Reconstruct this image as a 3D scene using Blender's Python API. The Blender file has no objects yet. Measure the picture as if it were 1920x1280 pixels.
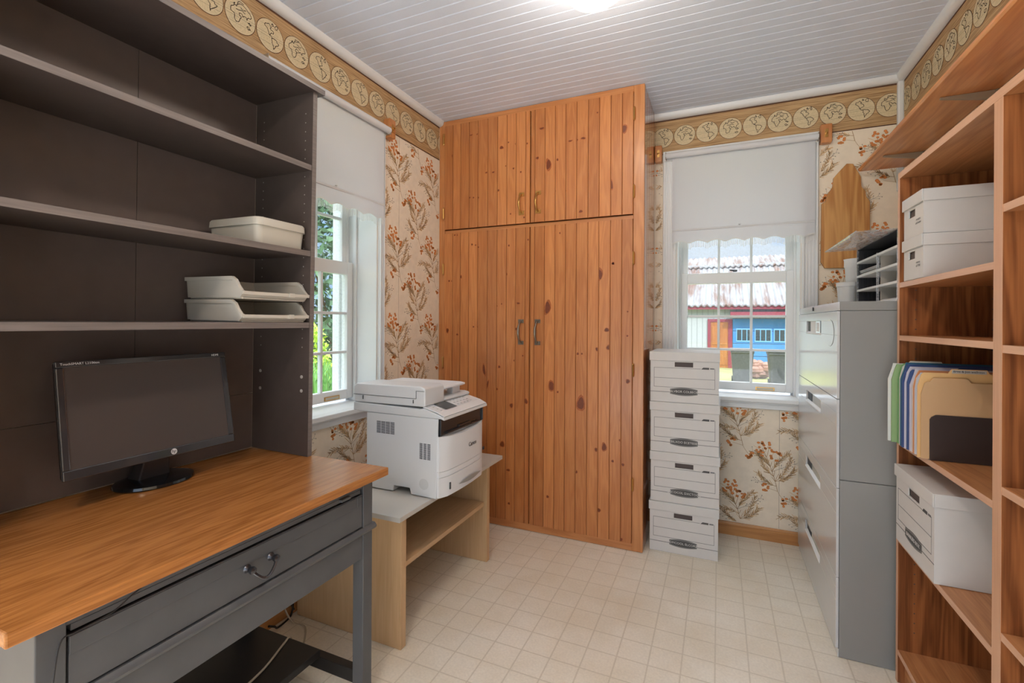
import bpy, math, random
from mathutils import Vector
random.seed(7)
PI = math.pi
S = bpy.context.scene
COL = S.collection

# ------------------------------------------------------------------ camera
H0 = 1.22
cd = bpy.data.cameras.new('camera')
cam = bpy.data.objects.new('camera', cd); COL.objects.link(cam)
cam.location = (0, 0, H0)
cam.rotation_mode = 'XYZ'
YAW, ROLL = math.radians(23.7345), math.radians(0.2984)
from mathutils import Matrix
cam.matrix_world = Matrix.Translation((0, 0, H0)) @ Matrix.Rotation(YAW, 4, 'Z') @ Matrix.Rotation(PI/2, 4, 'X') @ Matrix.Rotation(ROLL, 4, 'Z')
cd.sensor_width = 36; cd.lens = 883.53/1920*36
cd.shift_x = 0; cd.shift_y = -(640-603.77)/1920
cd.clip_start = 0.02; cd.clip_end = 300
S.camera = cam

# ------------------------------------------------------------------ world, exposure
S.view_settings.view_transform = 'Standard'; S.view_settings.look = 'None'
S.view_settings.gamma = 1; S.view_settings.use_curve_mapping = False
S.view_settings.exposure = 0.36
W = bpy.data.worlds.new('sky'); S.world = W; W.use_nodes = True
nt = W.node_tree; nt.nodes.clear()
def N(nt, t, **k):
    n = nt.nodes.new(t)
    for a, b in k.items(): setattr(n, a, b)
    return n
tc = N(nt, 'ShaderNodeTexCoord'); no = N(nt, 'ShaderNodeTexNoise'); no.inputs['Scale'].default_value = 3.2; no.inputs['Detail'].default_value = 6
mp = N(nt, 'ShaderNodeMapping'); mp.inputs['Scale'].default_value = (1, 1, 3)
cr = N(nt, 'ShaderNodeValToRGB'); cr.color_ramp.elements[0].position = .42; cr.color_ramp.elements[1].position = .62
cr.color_ramp.elements[0].color = (.30, .55, .95, 1); cr.color_ramp.elements[1].color = (.78, .88, 1, 1)
bg = N(nt, 'ShaderNodeBackground'); bg.inputs['Strength'].default_value = 2.1
ow = N(nt, 'ShaderNodeOutputWorld')
L = nt.links.new
sx = N(nt, 'ShaderNodeSeparateXYZ'); L(tc.outputs['Generated'], sx.inputs[0])
sr = N(nt, 'ShaderNodeMapRange'); sr.inputs[1].default_value = .17; sr.inputs[2].default_value = .75; sr.inputs[3].default_value = .85; sr.inputs[4].default_value = 4.6; L(sx.outputs[2], sr.inputs[0]); L(sr.outputs[0], bg.inputs['Strength'])
L(tc.outputs['Generated'], mp.inputs[0]); L(mp.outputs[0], no.inputs['Vector']); L(no.outputs['Fac'], cr.inputs[0]); wx = N(nt, 'ShaderNodeMix', data_type='RGBA'); wx.inputs[7].default_value = (.87, .935, 1, 1)
wf = N(nt, 'ShaderNodeMapRange'); wf.inputs[1].default_value = .15; wf.inputs[2].default_value = .45; L(sx.outputs[2], wf.inputs[0]); L(wf.outputs[0], wx.inputs[0])
L(cr.outputs[0], wx.inputs[6]); L(wx.outputs[2], bg.inputs[0]); L(bg.outputs[0], ow.inputs[0])
# sun on the yard, high and from behind the house: it also enters the room by the open back
sd = bpy.data.lights.new('sun', 'SUN'); sd.energy = 3.2; sd.angle = .02; sd.color = (1, .98, .95)
sun = bpy.data.objects.new('sun', sd); COL.objects.link(sun); sun.rotation_euler = (math.radians(38), math.radians(28), 0)

# ------------------------------------------------------------------ materials
def lin(c):
    c = c/255.
    return c/12.92 if c <= .04045 else ((c+.055)/1.055)**2.4
def rgb(r, g, b): return (lin(r), lin(g), lin(b), 1)
def pm(name, col, rough=.5, metal=0., coat=0., emis=None, es=0, spec=.5, bump=0, bscale=60, var=0, vscale=8):
    m = bpy.data.materials.new(name); m.use_nodes = True
    t = m.node_tree; b = t.nodes['Principled BSDF']
    b.inputs['Base Color'].default_value = col; b.inputs['Roughness'].default_value = rough
    b.inputs['Metallic'].default_value = metal; b.inputs['Coat Weight'].default_value = coat
    b.inputs['Coat Roughness'].default_value = .12
    b.inputs['Specular IOR Level'].default_value = spec
    if emis: b.inputs['Emission Color'].default_value = emis; b.inputs['Emission Strength'].default_value = es
    c = N(t, 'ShaderNodeTexCoord')
    if bump:
        n = N(t, 'ShaderNodeTexNoise'); n.inputs['Scale'].default_value = bscale; n.inputs['Detail'].default_value = 4
        u = N(t, 'ShaderNodeBump'); u.inputs['Strength'].default_value = bump; u.inputs['Distance'].default_value = .004
        t.links.new(c.outputs['Object'], n.inputs['Vector']); t.links.new(n.outputs['Fac'], u.inputs['Height']); t.links.new(u.outputs[0], b.inputs['Normal'])
    if var:
        n = N(t, 'ShaderNodeTexNoise'); n.inputs['Scale'].default_value = vscale; n.inputs['Detail'].default_value = 6
        r = N(t, 'ShaderNodeValToRGB'); k = 1-var; r.color_ramp.elements[0].position = .35; r.color_ramp.elements[1].position = .65
        r.color_ramp.elements[0].color = (col[0]*k, col[1]*k, col[2]*k, 1); r.color_ramp.elements[1].color = col
        t.links.new(c.outputs['Object'], n.inputs['Vector']); t.links.new(n.outputs['Fac'], r.inputs[0]); t.links.new(r.outputs[0], b.inputs['Base Color'])
    return m
def wood(name, light, dark, axis='Z', rough=.35, coat=0., scale=1., streak=.5, rings=.35, board=False, cmul=1.):
    """grain along axis; broad bands + fine streaks"""
    m = bpy.data.materials.new(name); m.use_nodes = True
    t = m.node_tree; b = t.nodes['Principled BSDF']; lk = t.links.new
    c = N(t, 'ShaderNodeTexCoord'); src = c.outputs['Object']
    if board:
        at = N(t, 'ShaderNodeAttribute'); at.attribute_name = 'var'
        ad = N(t, 'ShaderNodeVectorMath', operation='MULTIPLY_ADD'); ad.inputs[1].default_value = (7, 5, 9)
        lk(at.outputs['Color'], ad.inputs[0]); lk(src, ad.inputs[2]); src = ad.outputs[0]
    def stretch(s, along):
        mm = N(t, 'ShaderNodeMapping'); v = [s, s, s]; v['XYZ'.index(axis)] = along
        mm.inputs['Scale'].default_value = v; lk(src, mm.inputs[0]); return mm
    m1 = stretch(9*scale, .8*scale); n1 = N(t, 'ShaderNodeTexNoise'); n1.inputs['Scale'].default_value = 1; n1.inputs['Detail'].default_value = 3; n1.inputs['Distortion'].default_value = .4
    lk(m1.outputs[0], n1.inputs['Vector'])
    # rings: sine of the warped noise
    mu = N(t, 'ShaderNodeMath', operation='MULTIPLY'); mu.inputs[1].default_value = 46; lk(n1.outputs['Fac'], mu.inputs[0])
    si = N(t, 'ShaderNodeMath', operation='SINE'); lk(mu.outputs[0], si.inputs[0])
    m2 = stretch(150*scale, 4*scale); n2 = N(t, 'ShaderNodeTexNoise'); n2.inputs['Scale'].default_value = 1; n2.inputs['Detail'].default_value = 4
    lk(m2.outputs[0], n2.inputs['Vector'])
    a1 = N(t, 'ShaderNodeMath', operation='MULTIPLY_ADD'); a1.inputs[1].default_value = .25*rings; a1.inputs[2].default_value = .5; lk(si.outputs[0], a1.inputs[0])
    a2 = N(t, 'ShaderNodeMath', operation='MULTIPLY_ADD'); a2.inputs[1].default_value = streak*1.3; lk(n2.outputs['Fac'], a2.inputs[0]); lk(a1.outputs[0], a2.inputs[2])
    a3 = N(t, 'ShaderNodeMath', operation='MULTIPLY_ADD'); a3.inputs[1].default_value = 1.; a3.inputs[2].default_value = -.65*streak; lk(a2.outputs[0], a3.inputs[0])
    r = N(t, 'ShaderNodeValToRGB'); r.color_ramp.elements[0].position = .2; r.color_ramp.elements[1].position = .75
    r.color_ramp.elements[0].color = dark; r.color_ramp.elements[1].color = light
    lk(a3.outputs[0], r.inputs[0]); out = r.outputs[0]
    if board:
        mx = N(t, 'ShaderNodeMix', data_type='RGBA', blend_type='MULTIPLY'); mx.inputs[0].default_value = .55
        rr = N(t, 'ShaderNodeValToRGB'); rr.color_ramp.elements[0].color = (.60, .52, .45, 1); rr.color_ramp.elements[1].color = (1.1, 1.12, 1.15, 1)
        lk(at.outputs['Fac'], rr.inputs[0]); lk(out, mx.inputs[6]); lk(rr.outputs[0], mx.inputs[7]); out = mx.outputs[2]
    lk(out, b.inputs['Base Color'])
    b.inputs['Roughness'].default_value = rough; b.inputs['Coat Weight'].default_value = coat; b.inputs['Coat Roughness'].default_value = .1
    return m
def glass_mat(name, tint=(1, 1, 1, 1), gl=.12, dust=0., dustcol=(.8, .85, .9, 1)):
    m = bpy.data.materials.new(name); m.use_nodes = True; t = m.node_tree; t.nodes.clear(); lk = t.links.new
    tr = N(t, 'ShaderNodeBsdfTransparent'); tr.inputs[0].default_value = tint
    g = N(t, 'ShaderNodeBsdfGlossy'); g.inputs['Roughness'].default_value = .03
    f = N(t, 'ShaderNodeLayerWeight'); pw = N(t, 'ShaderNodeMath', operation='POWER'); pw.inputs[1].default_value = 4; lk(f.outputs['Facing'], pw.inputs[0])
    ml = N(t, 'ShaderNodeMath', operation='MULTIPLY_ADD'); ml.inputs[1].default_value = .6; ml.inputs[2].default_value = gl*.6; ml.use_clamp = True
    lk(pw.outputs[0], ml.inputs[0])
    x = N(t, 'ShaderNodeMixShader'); o = N(t, 'ShaderNodeOutputMaterial')
    lk(ml.outputs[0], x.inputs[0]); lk(tr.outputs[0], x.inputs[1]); lk(g.outputs[0], x.inputs[2]); last = x
    if dust:
        d = N(t, 'ShaderNodeBsdfDiffuse'); d.inputs[0].default_value = dustcol
        c = N(t, 'ShaderNodeTexCoord'); n = N(t, 'ShaderNodeTexNoise'); n.inputs['Scale'].default_value = 90; n.inputs['Detail'].default_value = 8
        lk(c.outputs['Object'], n.inputs['Vector'])
        mr = N(t, 'ShaderNodeMapRange'); mr.inputs[1].default_value = .45; mr.inputs[2].default_value = .75; mr.inputs[3].default_value = dust*.3; mr.inputs[4].default_value = dust*1.6
        lk(n.outputs['Fac'], mr.inputs[0])
        y = N(t, 'ShaderNodeMixShader'); lk(mr.outputs[0], y.inputs[0]); lk(x.outputs[0], y.inputs[1]); lk(d.outputs[0], y.inputs[2]); last = y
    lk(last.outputs[0], o.inputs[0])
    return m
def translucent(name, col, tr=.3, rough=.6):
    m = bpy.data.materials.new(name); m.use_nodes = True; t = m.node_tree; t.nodes.clear(); lk = t.links.new
    d = N(t, 'ShaderNodeBsdfDiffuse'); d.inputs[0].default_value = col
    l = N(t, 'ShaderNodeBsdfTranslucent'); l.inputs[0].default_value = col
    x = N(t, 'ShaderNodeMixShader'); x.inputs[0].default_value = tr; o = N(t, 'ShaderNodeOutputMaterial')
    lk(d.outputs[0], x.inputs[1]); lk(l.outputs[0], x.inputs[2]); lk(x.outputs[0], o.inputs[0]); return m

M = {}
M['paper'] = pm('wallpaper_ground', rgb(242, 228, 208), .7, bump=.05, bscale=300, var=.05, vscale=30)
M['berry'] = pm('wallpaper_berry', rgb(238, 152, 84), .7, var=.15, vscale=120)
M['berryd'] = pm('wallpaper_berry_ring', rgb(206, 124, 66), .7)
M['stem'] = pm('wallpaper_stem', rgb(186, 152, 112), .7)
M['twig'] = pm('wallpaper_twig', rgb(152, 140, 128), .7)
M['leaf'] = pm('wallpaper_grass', rgb(220, 180, 128), .7)
M['seam'] = pm('wallpaper_seam', rgb(150, 135, 120), .7)
M['white'] = pm('white_gloss_paint', rgb(232, 233, 234), .35, var=.03, vscale=5)
M['ceil'] = pm('ceiling_paint', rgb(226, 235, 250), .5, bump=.12, bscale=220, var=.03, vscale=4)
M['wbehind'] = pm('painted_wall', rgb(216, 210, 200), .7)
M['shade'] = translucent('shade_cloth', rgb(238, 239, 243), .35)
M['shadehem'] = translucent('shade_hem', rgb(236, 236, 238), .2)
M['fringe'] = translucent('fringe', rgb(240, 240, 240), .4)
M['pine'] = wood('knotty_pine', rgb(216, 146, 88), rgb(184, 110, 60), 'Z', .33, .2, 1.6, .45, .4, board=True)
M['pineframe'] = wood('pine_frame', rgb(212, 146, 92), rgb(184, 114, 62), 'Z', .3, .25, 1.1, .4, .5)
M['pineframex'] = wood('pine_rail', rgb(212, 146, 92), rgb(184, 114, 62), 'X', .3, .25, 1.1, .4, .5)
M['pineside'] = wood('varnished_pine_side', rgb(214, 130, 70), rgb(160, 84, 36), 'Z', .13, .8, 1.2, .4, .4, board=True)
M['knot'] = pm('pine_knot', rgb(124, 60, 30), .4, var=.2, vscale=90)
M['knothalo'] = pm('pine_knot_halo', rgb(176, 96, 46), .4, var=.2, vscale=60)
M['groove'] = pm('groove_dark', rgb(150, 90, 50), .7)
M['iron'] = pm('antique_pewter', rgb(150, 138, 125), .3, 1.)
M['bracket'] = pm('bronze_bracket', rgb(158, 140, 122), .35)
M['brass'] = pm('brass', rgb(205, 160, 95), .28, 1.)
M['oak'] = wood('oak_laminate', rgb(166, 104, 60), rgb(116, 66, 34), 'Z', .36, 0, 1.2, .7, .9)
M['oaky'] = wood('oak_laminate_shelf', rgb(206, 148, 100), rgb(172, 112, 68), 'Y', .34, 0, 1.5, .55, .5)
M['oakedge'] = wood('oak_edge_band', rgb(228, 184, 152), rgb(206, 156, 124), 'Y', .4, 0, 1., .5, .2)
M['oakedgez'] = wood('oak_edge_band_upright', rgb(224, 178, 144), rgb(202, 150, 116), 'Z', .4, 0, 1., .5, .2)
M['shelfpine'] = wood('orange_pine_shelf', rgb(232, 158, 96), rgb(198, 120, 62), 'Y', .3, .3, 1.0, .4, .6)
M['desktop'] = wood('desk_laminate', rgb(190, 126, 68), rgb(146, 90, 42), 'Y', .27, 0, 2.0, .75, .5)
M['deskedge'] = wood('desk_edge', rgb(206, 142, 98), rgb(172, 108, 68), 'Y', .35, 0, 1.2, .6, .2)
M['grey'] = pm('charcoal_paint', rgb(88, 89, 92), .38, var=.12, vscale=14)
M['greyd'] = pm('charcoal_paint_recess', rgb(46, 46, 50), .5)
M['black'] = pm('black_paint', rgb(32, 30, 30), .35, var=.15, vscale=40)
M['hutch'] = pm('espresso_laminate', rgb(86, 75, 71), .42, var=.1, vscale=20)
M['hutchedge'] = wood('espresso_edge', rgb(134, 124, 120), rgb(104, 94, 90), 'Y', .38, 0, 1.3, .6, .2)
M['hutchback'] = pm('espresso_back', rgb(106, 93, 89), .4, var=.08, vscale=20)
M['peg'] = pm('shelf_pin_hole', rgb(180, 176, 172), .5)
M['holder'] = pm('dark_enamel', rgb(66, 56, 54), .3)
M['putty'] = pm('putty_plastic', rgb(196, 190, 178), .42)
M['puttyd'] = pm('putty_plastic_tray', rgb(206, 199, 188), .42)
M['prn'] = pm('printer_plastic', rgb(214, 216, 219), .4)
M['prnw'] = pm('printer_plastic_front', rgb(228, 230, 234), .35)
M['vent'] = pm('vent_slot', rgb(70, 72, 76), .6)
M['smoke'] = pm('smoked_plastic', rgb(40, 42, 46), .15)
M['lcd'] = pm('lcd', rgb(84, 88, 90), .2)
M['ink'] = pm('print_ink', rgb(54, 54, 58), .6)
M['maple'] = wood('maple_laminate', rgb(212, 178, 138), rgb(188, 150, 108), 'Z', .4, 0, 1.5, .4, .2)
M['maplex'] = wood('maple_laminate_shelf', rgb(214, 180, 142), rgb(190, 152, 110), 'Y', .4, 0, 1.5, .4, .2)
M['standtop'] = pm('grey_laminate_top', rgb(196, 192, 186), .3, var=.03)
M['bezel'] = pm('gloss_black_bezel', rgb(26, 26, 28), .08, coat=.6)
M['bezelc'] = pm('clear_bezel_rim', rgb(58, 56, 58), .06, coat=.8)
M['screen'] = pm('matte_screen', rgb(78, 70, 68), .32)
M['logo'] = pm('silver_badge', rgb(225, 225, 228), .3)
M['card'] = pm('white_cardboard', rgb(218, 216, 214), .75, var=.02, vscale=30)
M['holeshade'] = pm('hole_shade', rgb(92, 82, 80), .8)  # shade inside hand holes and pin holes, put into the colour
M['print'] = pm('printed_grey', rgb(118, 118, 120), .7)
M['badge'] = pm('printed_badge', rgb(84, 84, 84), .7)
M['badgel'] = pm('printed_badge_rim', rgb(150, 150, 148), .7)
M['cream'] = pm('cream_card', rgb(228, 226, 216), .75)
M['steel'] = pm('grey_enamel', rgb(150, 150, 148), .35, var=.04, vscale=6)
M['steelf'] = pm('grey_enamel_front_lit', rgb(208, 210, 212), .17, coat=.4, var=.02, vscale=3)  # paler than the body: window daylight on the fronts put into the colour
M['steelr'] = pm('drawer_recess', rgb(190, 186, 174), .35)
M['chrome'] = pm('chrome', rgb(225, 225, 225), .12, 1.)
M['clear'] = glass_mat('clear_plastic', (.95, .96, .98, 1), .16, .32, (.95, .96, 1, 1))
M['tub'] = translucent('milky_plastic', rgb(246, 247, 248), .22)
M['orgblk'] = pm('organizer_black', rgb(48, 48, 54), .5)
M['orgbeige'] = pm('organizer_divider', rgb(176, 170, 162), .6)
M['page'] = pm('white_paper', rgb(238, 238, 238), .7)
M['board'] = wood('pine_board', rgb(212, 160, 98), rgb(178, 118, 60), 'Z', .4, .1, 1., .3, .9)
M['glass'] = glass_mat('window_glass', (.95, .96, .96, 1), .05, .05)
M['glassd'] = glass_mat('dusty_window_glass', (.93, .96, .95, 1), .05, .07, (.7, .8, .78, 1))
M['cordb'] = pm('beige_cord', rgb(190, 178, 160), .5)
M['cordk'] = pm('black_cord', rgb(36, 34, 36), .5)
M['basewood'] = wood('oak_baseboard', rgb(206, 150, 92), rgb(168, 110, 60), 'X', .35, .1, 1., .4, .4)
M['basewoody'] = wood('oak_baseboard_side', rgb(206, 150, 92), rgb(168, 110, 60), 'Y', .35, .1, 1., .4, .4)
M['band'] = None
# border paper: fibrous straw ground
def border_mat(name, axis):
    return wood(name, rgb(206, 170, 124), rgb(150, 112, 72), axis, .7, 0, 2.0, 1.3, .1)
M['bandx'] = border_mat('border_paper_x', 'X'); M['bandy'] = border_mat('border_paper_y', 'Y')
M['globe'] = pm('border_globe', rgb(222, 202, 164), .7, var=.12, vscale=160)
M['bline'] = pm('border_line', rgb(92, 58, 36), .7)
M['mapink'] = pm('border_map_ink', rgb(70, 58, 48), .7)
# vinyl floor: faint square grid
def floor_mat():
    m = bpy.data.materials.new('sheet_vinyl'); m.use_nodes = True; t = m.node_tree; b = t.nodes['Principled BSDF']; lk = t.links.new
    c = N(t, 'ShaderNodeTexCoord'); sp = N(t, 'ShaderNodeSeparateXYZ'); lk(c.outputs['Object'], sp.inputs[0])
    def line(o, off, wdt):
        a = N(t, 'ShaderNodeMath', operation='ADD'); a.inputs[1].default_value = off; lk(o, a.inputs[0])
        q = N(t, 'ShaderNodeMath', operation='PINGPONG'); q.inputs[1].default_value = .055; lk(a.outputs[0], q.inputs[0])
        r = N(t, 'ShaderNodeMapRange'); r.inputs[1].default_value = wdt; r.inputs[2].default_value = wdt*2.2; r.inputs[3].default_value = 1; r.inputs[4].default_value = 0; lk(q.outputs[0], r.inputs[0]); return r.outputs[0]
    l1 = line(sp.outputs[0], 11.008, .0016); l2 = line(sp.outputs[1], 11.0+.055-.03, .0016)
    mx = N(t, 'ShaderNodeMath', operation='MAXIMUM'); lk(l1, mx.inputs[0]); lk(l2, mx.inputs[1])
    n = N(t, 'ShaderNodeTexNoise'); n.inputs['Scale'].default_value = 2.2; n.inputs['Detail'].default_value = 8; n.inputs['Roughness'].default_value = .65; lk(c.outputs['Object'], n.inputs['Vector'])
    r = N(t, 'ShaderNodeValToRGB'); r.color_ramp.elements[0].position = .38; r.color_ramp.elements[1].position = .62
    r.color_ramp.elements[0].color = rgb(232, 222, 204); r.color_ramp.elements[1].color = rgb(243, 236, 223); lk(n.outputs['Fac'], r.inputs[0])
    n2 = N(t, 'ShaderNodeTexNoise'); n2.inputs['Scale'].default_value = 120; n2.inputs['Detail'].default_value = 3; lk(c.outputs['Object'], n2.inputs['Vector'])
    r2 = N(t, 'ShaderNodeMapRange'); r2.inputs[1].default_value = .3; r2.inputs[2].default_value = .7; r2.inputs[3].default_value = .93; r2.inputs[4].default_value = 1.04; lk(n2.outputs['Fac'], r2.inputs[0])
    mm = N(t, 'ShaderNodeMix', data_type='RGBA', blend_type='MULTIPLY'); mm.inputs[0].default_value = 1; lk(r.outputs[0], mm.inputs[6])
    cc = N(t, 'ShaderNodeCombineColor'); [lk(r2.outputs[0], cc.inputs[k]) for k in range(3)]; lk(cc.outputs[0], mm.inputs[7])
    x = N(t, 'ShaderNodeMix', data_type='RGBA'); x.inputs[7].default_value = rgb(196, 184, 164)
    mw = N(t, 'ShaderNodeMath', operation='MULTIPLY'); mw.inputs[1].default_value = .5; lk(mx.outputs[0], mw.inputs[0]); lk(mw.outputs[0], x.inputs[0]); lk(mm.outputs[2], x.inputs[6]); lk(x.outputs[2], b.inputs['Base Color'])
    rr = N(t, 'ShaderNodeMapRange'); rr.inputs[1].default_value = .3; rr.inputs[2].default_value = .7; rr.inputs[3].default_value = .3; rr.inputs[4].default_value = .48; lk(n.outputs['Fac'], rr.inputs[0]); lk(rr.outputs[0], b.inputs['Roughness'])
    bu = N(t, 'ShaderNodeBump'); bu.inputs['Strength'].default_value = .12; bu.inputs['Distance'].default_value = .002; lk(n2.outputs['Fac'], bu.inputs['Height']); lk(bu.outputs[0], b.inputs['Normal'])
    return m
M['floor'] = floor_mat()

# ------------------------------------------------------------------ mesh builder
def rootloc(o):
    v = Vector((0, 0, 0))
    while o is not None:
        v += o.location; o = o.parent
    return v
class MB:
    def __init__(s): s.v = []; s.f = []; s.mi = []; s.var = []
    def add(s, vs, fs, mi=0, var=.5):
        n = len(s.v); s.v += [tuple(p) for p in vs]; s.f += [[i+n for i in f] for f in fs]; s.mi += [mi]*len(fs); s.var += [var]*len(fs); return s
    def box(s, x0, y0, z0, x1, y1, z1, mi=0, var=.5):
        x0, x1 = sorted((x0, x1)); y0, y1 = sorted((y0, y1)); z0, z1 = sorted((z0, z1))
        return s.add([(x0, y0, z0), (x1, y0, z0), (x1, y1, z0), (x0, y1, z0), (x0, y0, z1), (x1, y0, z1), (x1, y1, z1), (x0, y1, z1)],
                     [(0, 3, 2, 1), (4, 5, 6, 7), (0, 1, 5, 4), (1, 2, 6, 5), (2, 3, 7, 6), (3, 0, 4, 7)], mi, var)
    def prism(s, poly, ax, a, b, mi=0, var=.5):
        """poly of 2-D points in the other two axes (cyclic order y,z / x,z / x,y), extruded a..b along ax"""
        def P(p, t): return {'X': (t, p[0], p[1]), 'Y': (p[0], t, p[1]), 'Z': (p[0], p[1], t)}[ax]
        n = len(poly); vs = [P(p, a) for p in poly]+[P(p, b) for p in poly]
        fs = [list(range(n))[::-1], list(range(n, 2*n))]+[(i, (i+1) % n, (i+1) % n+n, i+n) for i in range(n)]
        return s.add(vs, fs, mi, var)
    def tube(s, pts, r, n=8, mi=0, closed=False):
        pts = [Vector(p) for p in pts]; R = r if isinstance(r, (list, tuple)) else [r]*len(pts)
        rings = []; up = None
        for i, p in enumerate(pts):
            d = (pts[min(i+1, len(pts)-1)]-pts[max(i-1, 0)]).normalized()
            if up is None: up = Vector((0, 0, 1)) if abs(d.z) < .9 else Vector((1, 0, 0))
            a = d.cross(up).normalized(); b = a.cross(d).normalized(); up = b
            rings.append([p+R[i]*(math.cos(2*PI*k/n)*a+math.sin(2*PI*k/n)*b) for k in range(n)])
        vs = [q for g in rings for q in g]; fs = []
        for i in range(len(rings)-1):
            for k in range(n): fs.append((i*n+k, i*n+(k+1) % n, (i+1)*n+(k+1) % n, (i+1)*n+k))
        fs.append(list(range(n))[::-1]); fs.append([len(vs)-n+k for k in range(n)])
        return s.add(vs, fs, mi)
    def lathe(s, prof, c, n=32, sx=1, sy=1, mi=0, ax='Z', rfun=None):
        vs = []; fs = []
        for (r, z) in prof:
            for k in range(n):
                a = 2*PI*k/n; q = r*(rfun(a, r) if rfun else 1)
                p = (q*math.cos(a)*sx, q*math.sin(a)*sy, z)
                if ax == 'Y': p = (p[0], p[2], p[1])
                if ax == 'X': p = (p[2], p[0], p[1])
                vs.append((c[0]+p[0], c[1]+p[1], c[2]+p[2]))
        m = len(prof)
        for i in range(m-1):
            for k in range(n): fs.append((i*n+k, i*n+(k+1) % n, (i+1)*n+(k+1) % n, (i+1)*n+k))
        fs.append(list(range(n))[::-1]); fs.append([(m-1)*n+k for k in range(n)])
        return s.add(vs, fs, mi)
    def hexa(s, p, mi=0, var=.5):
        """8 points, bottom loop then top loop"""
        return s.add(p, [(0, 3, 2, 1), (4, 5, 6, 7), (0, 1, 5, 4), (1, 2, 6, 5), (2, 3, 7, 6), (3, 0, 4, 7)], mi, var)
    def build(s, name, mats, parent=None, bev=0, smooth=False, origin=None, seg=2, solid=0, norm=True):
        me = bpy.data.meshes.new(name)
        off = rootloc(parent) if parent is not None else Vector(origin or (0, 0, 0))
        me.from_pydata([(a-off.x, b-off.y, c-off.z) for a, b, c in s.v], [], s.f)
        if not isinstance(mats, (list, tuple)): mats = [mats]
        for m in mats: me.materials.append(m)
        me.polygons.foreach_set('material_index', s.mi)
        at = me.attributes.new('var', 'FLOAT', 'FACE'); at.data.foreach_set('value', s.var)
        if norm:
            import bmesh
            bm = bmesh.new(); bm.from_mesh(me); bmesh.ops.recalc_face_normals(bm, faces=bm.faces); bm.to_mesh(me); bm.free()
        if smooth:
            me.polygons.foreach_set('use_smooth', [True]*len(me.polygons)); me.set_sharp_from_angle(angle=math.radians(38))
        me.update()
        o = bpy.data.objects.new(name, me); COL.objects.link(o)
        if parent is not None: o.parent = parent
        else: o.location = off
        if bev:
            b = o.modifiers.new('b', 'BEVEL'); b.width = bev; b.segments = seg; b.limit_method = 'ANGLE'; b.angle_limit = math.radians(40)
        if solid:
            b = o.modifiers.new('s', 'SOLIDIFY'); b.thickness = solid
        return o
def thing(name, label, cat, loc=(0, 0, 0), group=None):
    o = bpy.data.objects.new(name, None); COL.objects.link(o); o.location = loc; o.empty_display_size = .05
    return tag(o, label, cat, group)
def tag(o, label, cat, group=None, kind=None):
    o['label'] = label; o['category'] = cat
    if group: o['group'] = group
    if kind: o['kind'] = kind
    return o
def struct(o, label=None, cat=None):
    o['kind'] = 'structure'
    if label: o['label'] = label
    if cat: o['category'] = cat
    return o
DG = None
def text_mesh(mb, body, size, M4, mi=0, extr=.0003):
    cu = bpy.data.curves.new('t', 'FONT'); cu.body = body; cu.size = size; cu.align_x = 'CENTER'; cu.align_y = 'CENTER'; cu.extrude = extr; cu.resolution_u = 2
    o = bpy.data.objects.new('t', cu); COL.objects.link(o)
    dg = bpy.context.evaluated_depsgraph_get(); dg.update()
    me = bpy.data.meshes.new_from_object(o.evaluated_get(dg))
    mb.add([M4 @ v.co for v in me.vertices], [list(p.vertices) for p in me.polygons], mi)
    bpy.data.objects.remove(o); bpy.data.curves.remove(cu); bpy.data.meshes.remove(me)
def face_matrix(origin, right, up):
    r = Vector(right).normalized(); u = Vector(up).normalized(); n = r.cross(u)
    return Matrix(((r.x, u.x, n.x, origin[0]), (r.y, u.y, n.y, origin[1]), (r.z, u.z, n.z, origin[2]), (0, 0, 0, 1)))

XL, XR, YF, HC = -1.638, .855, 3.013, 2.49
YB = -1.15
# ------------------------------------------------------------------ room shell
mb = MB(); mb.box(XL-.3, YB, -.12, XR+.12, YF+.3, 0); struct(mb.build('floor', M['floor']))
# ceiling: painted beadboard running left to right
mb = MB(); p = .0555; y = YB
k = 0
while y < YF+.02:
    y1 = y+p
    mb.prism([(y, HC+.004), (y+.003, HC), (y1-.003, HC), (y1, HC+.004), (y1, HC+.06), (y, HC+.06)], 'X', XL-.05, XR+.05, 0)
    y = y1
struct(mb.build('ceiling', M['ceil'], norm=True))

# window openings
WL = (1.364, 1.971); WF = (-.237, .41); WZ = (.80, 2.20)
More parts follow.
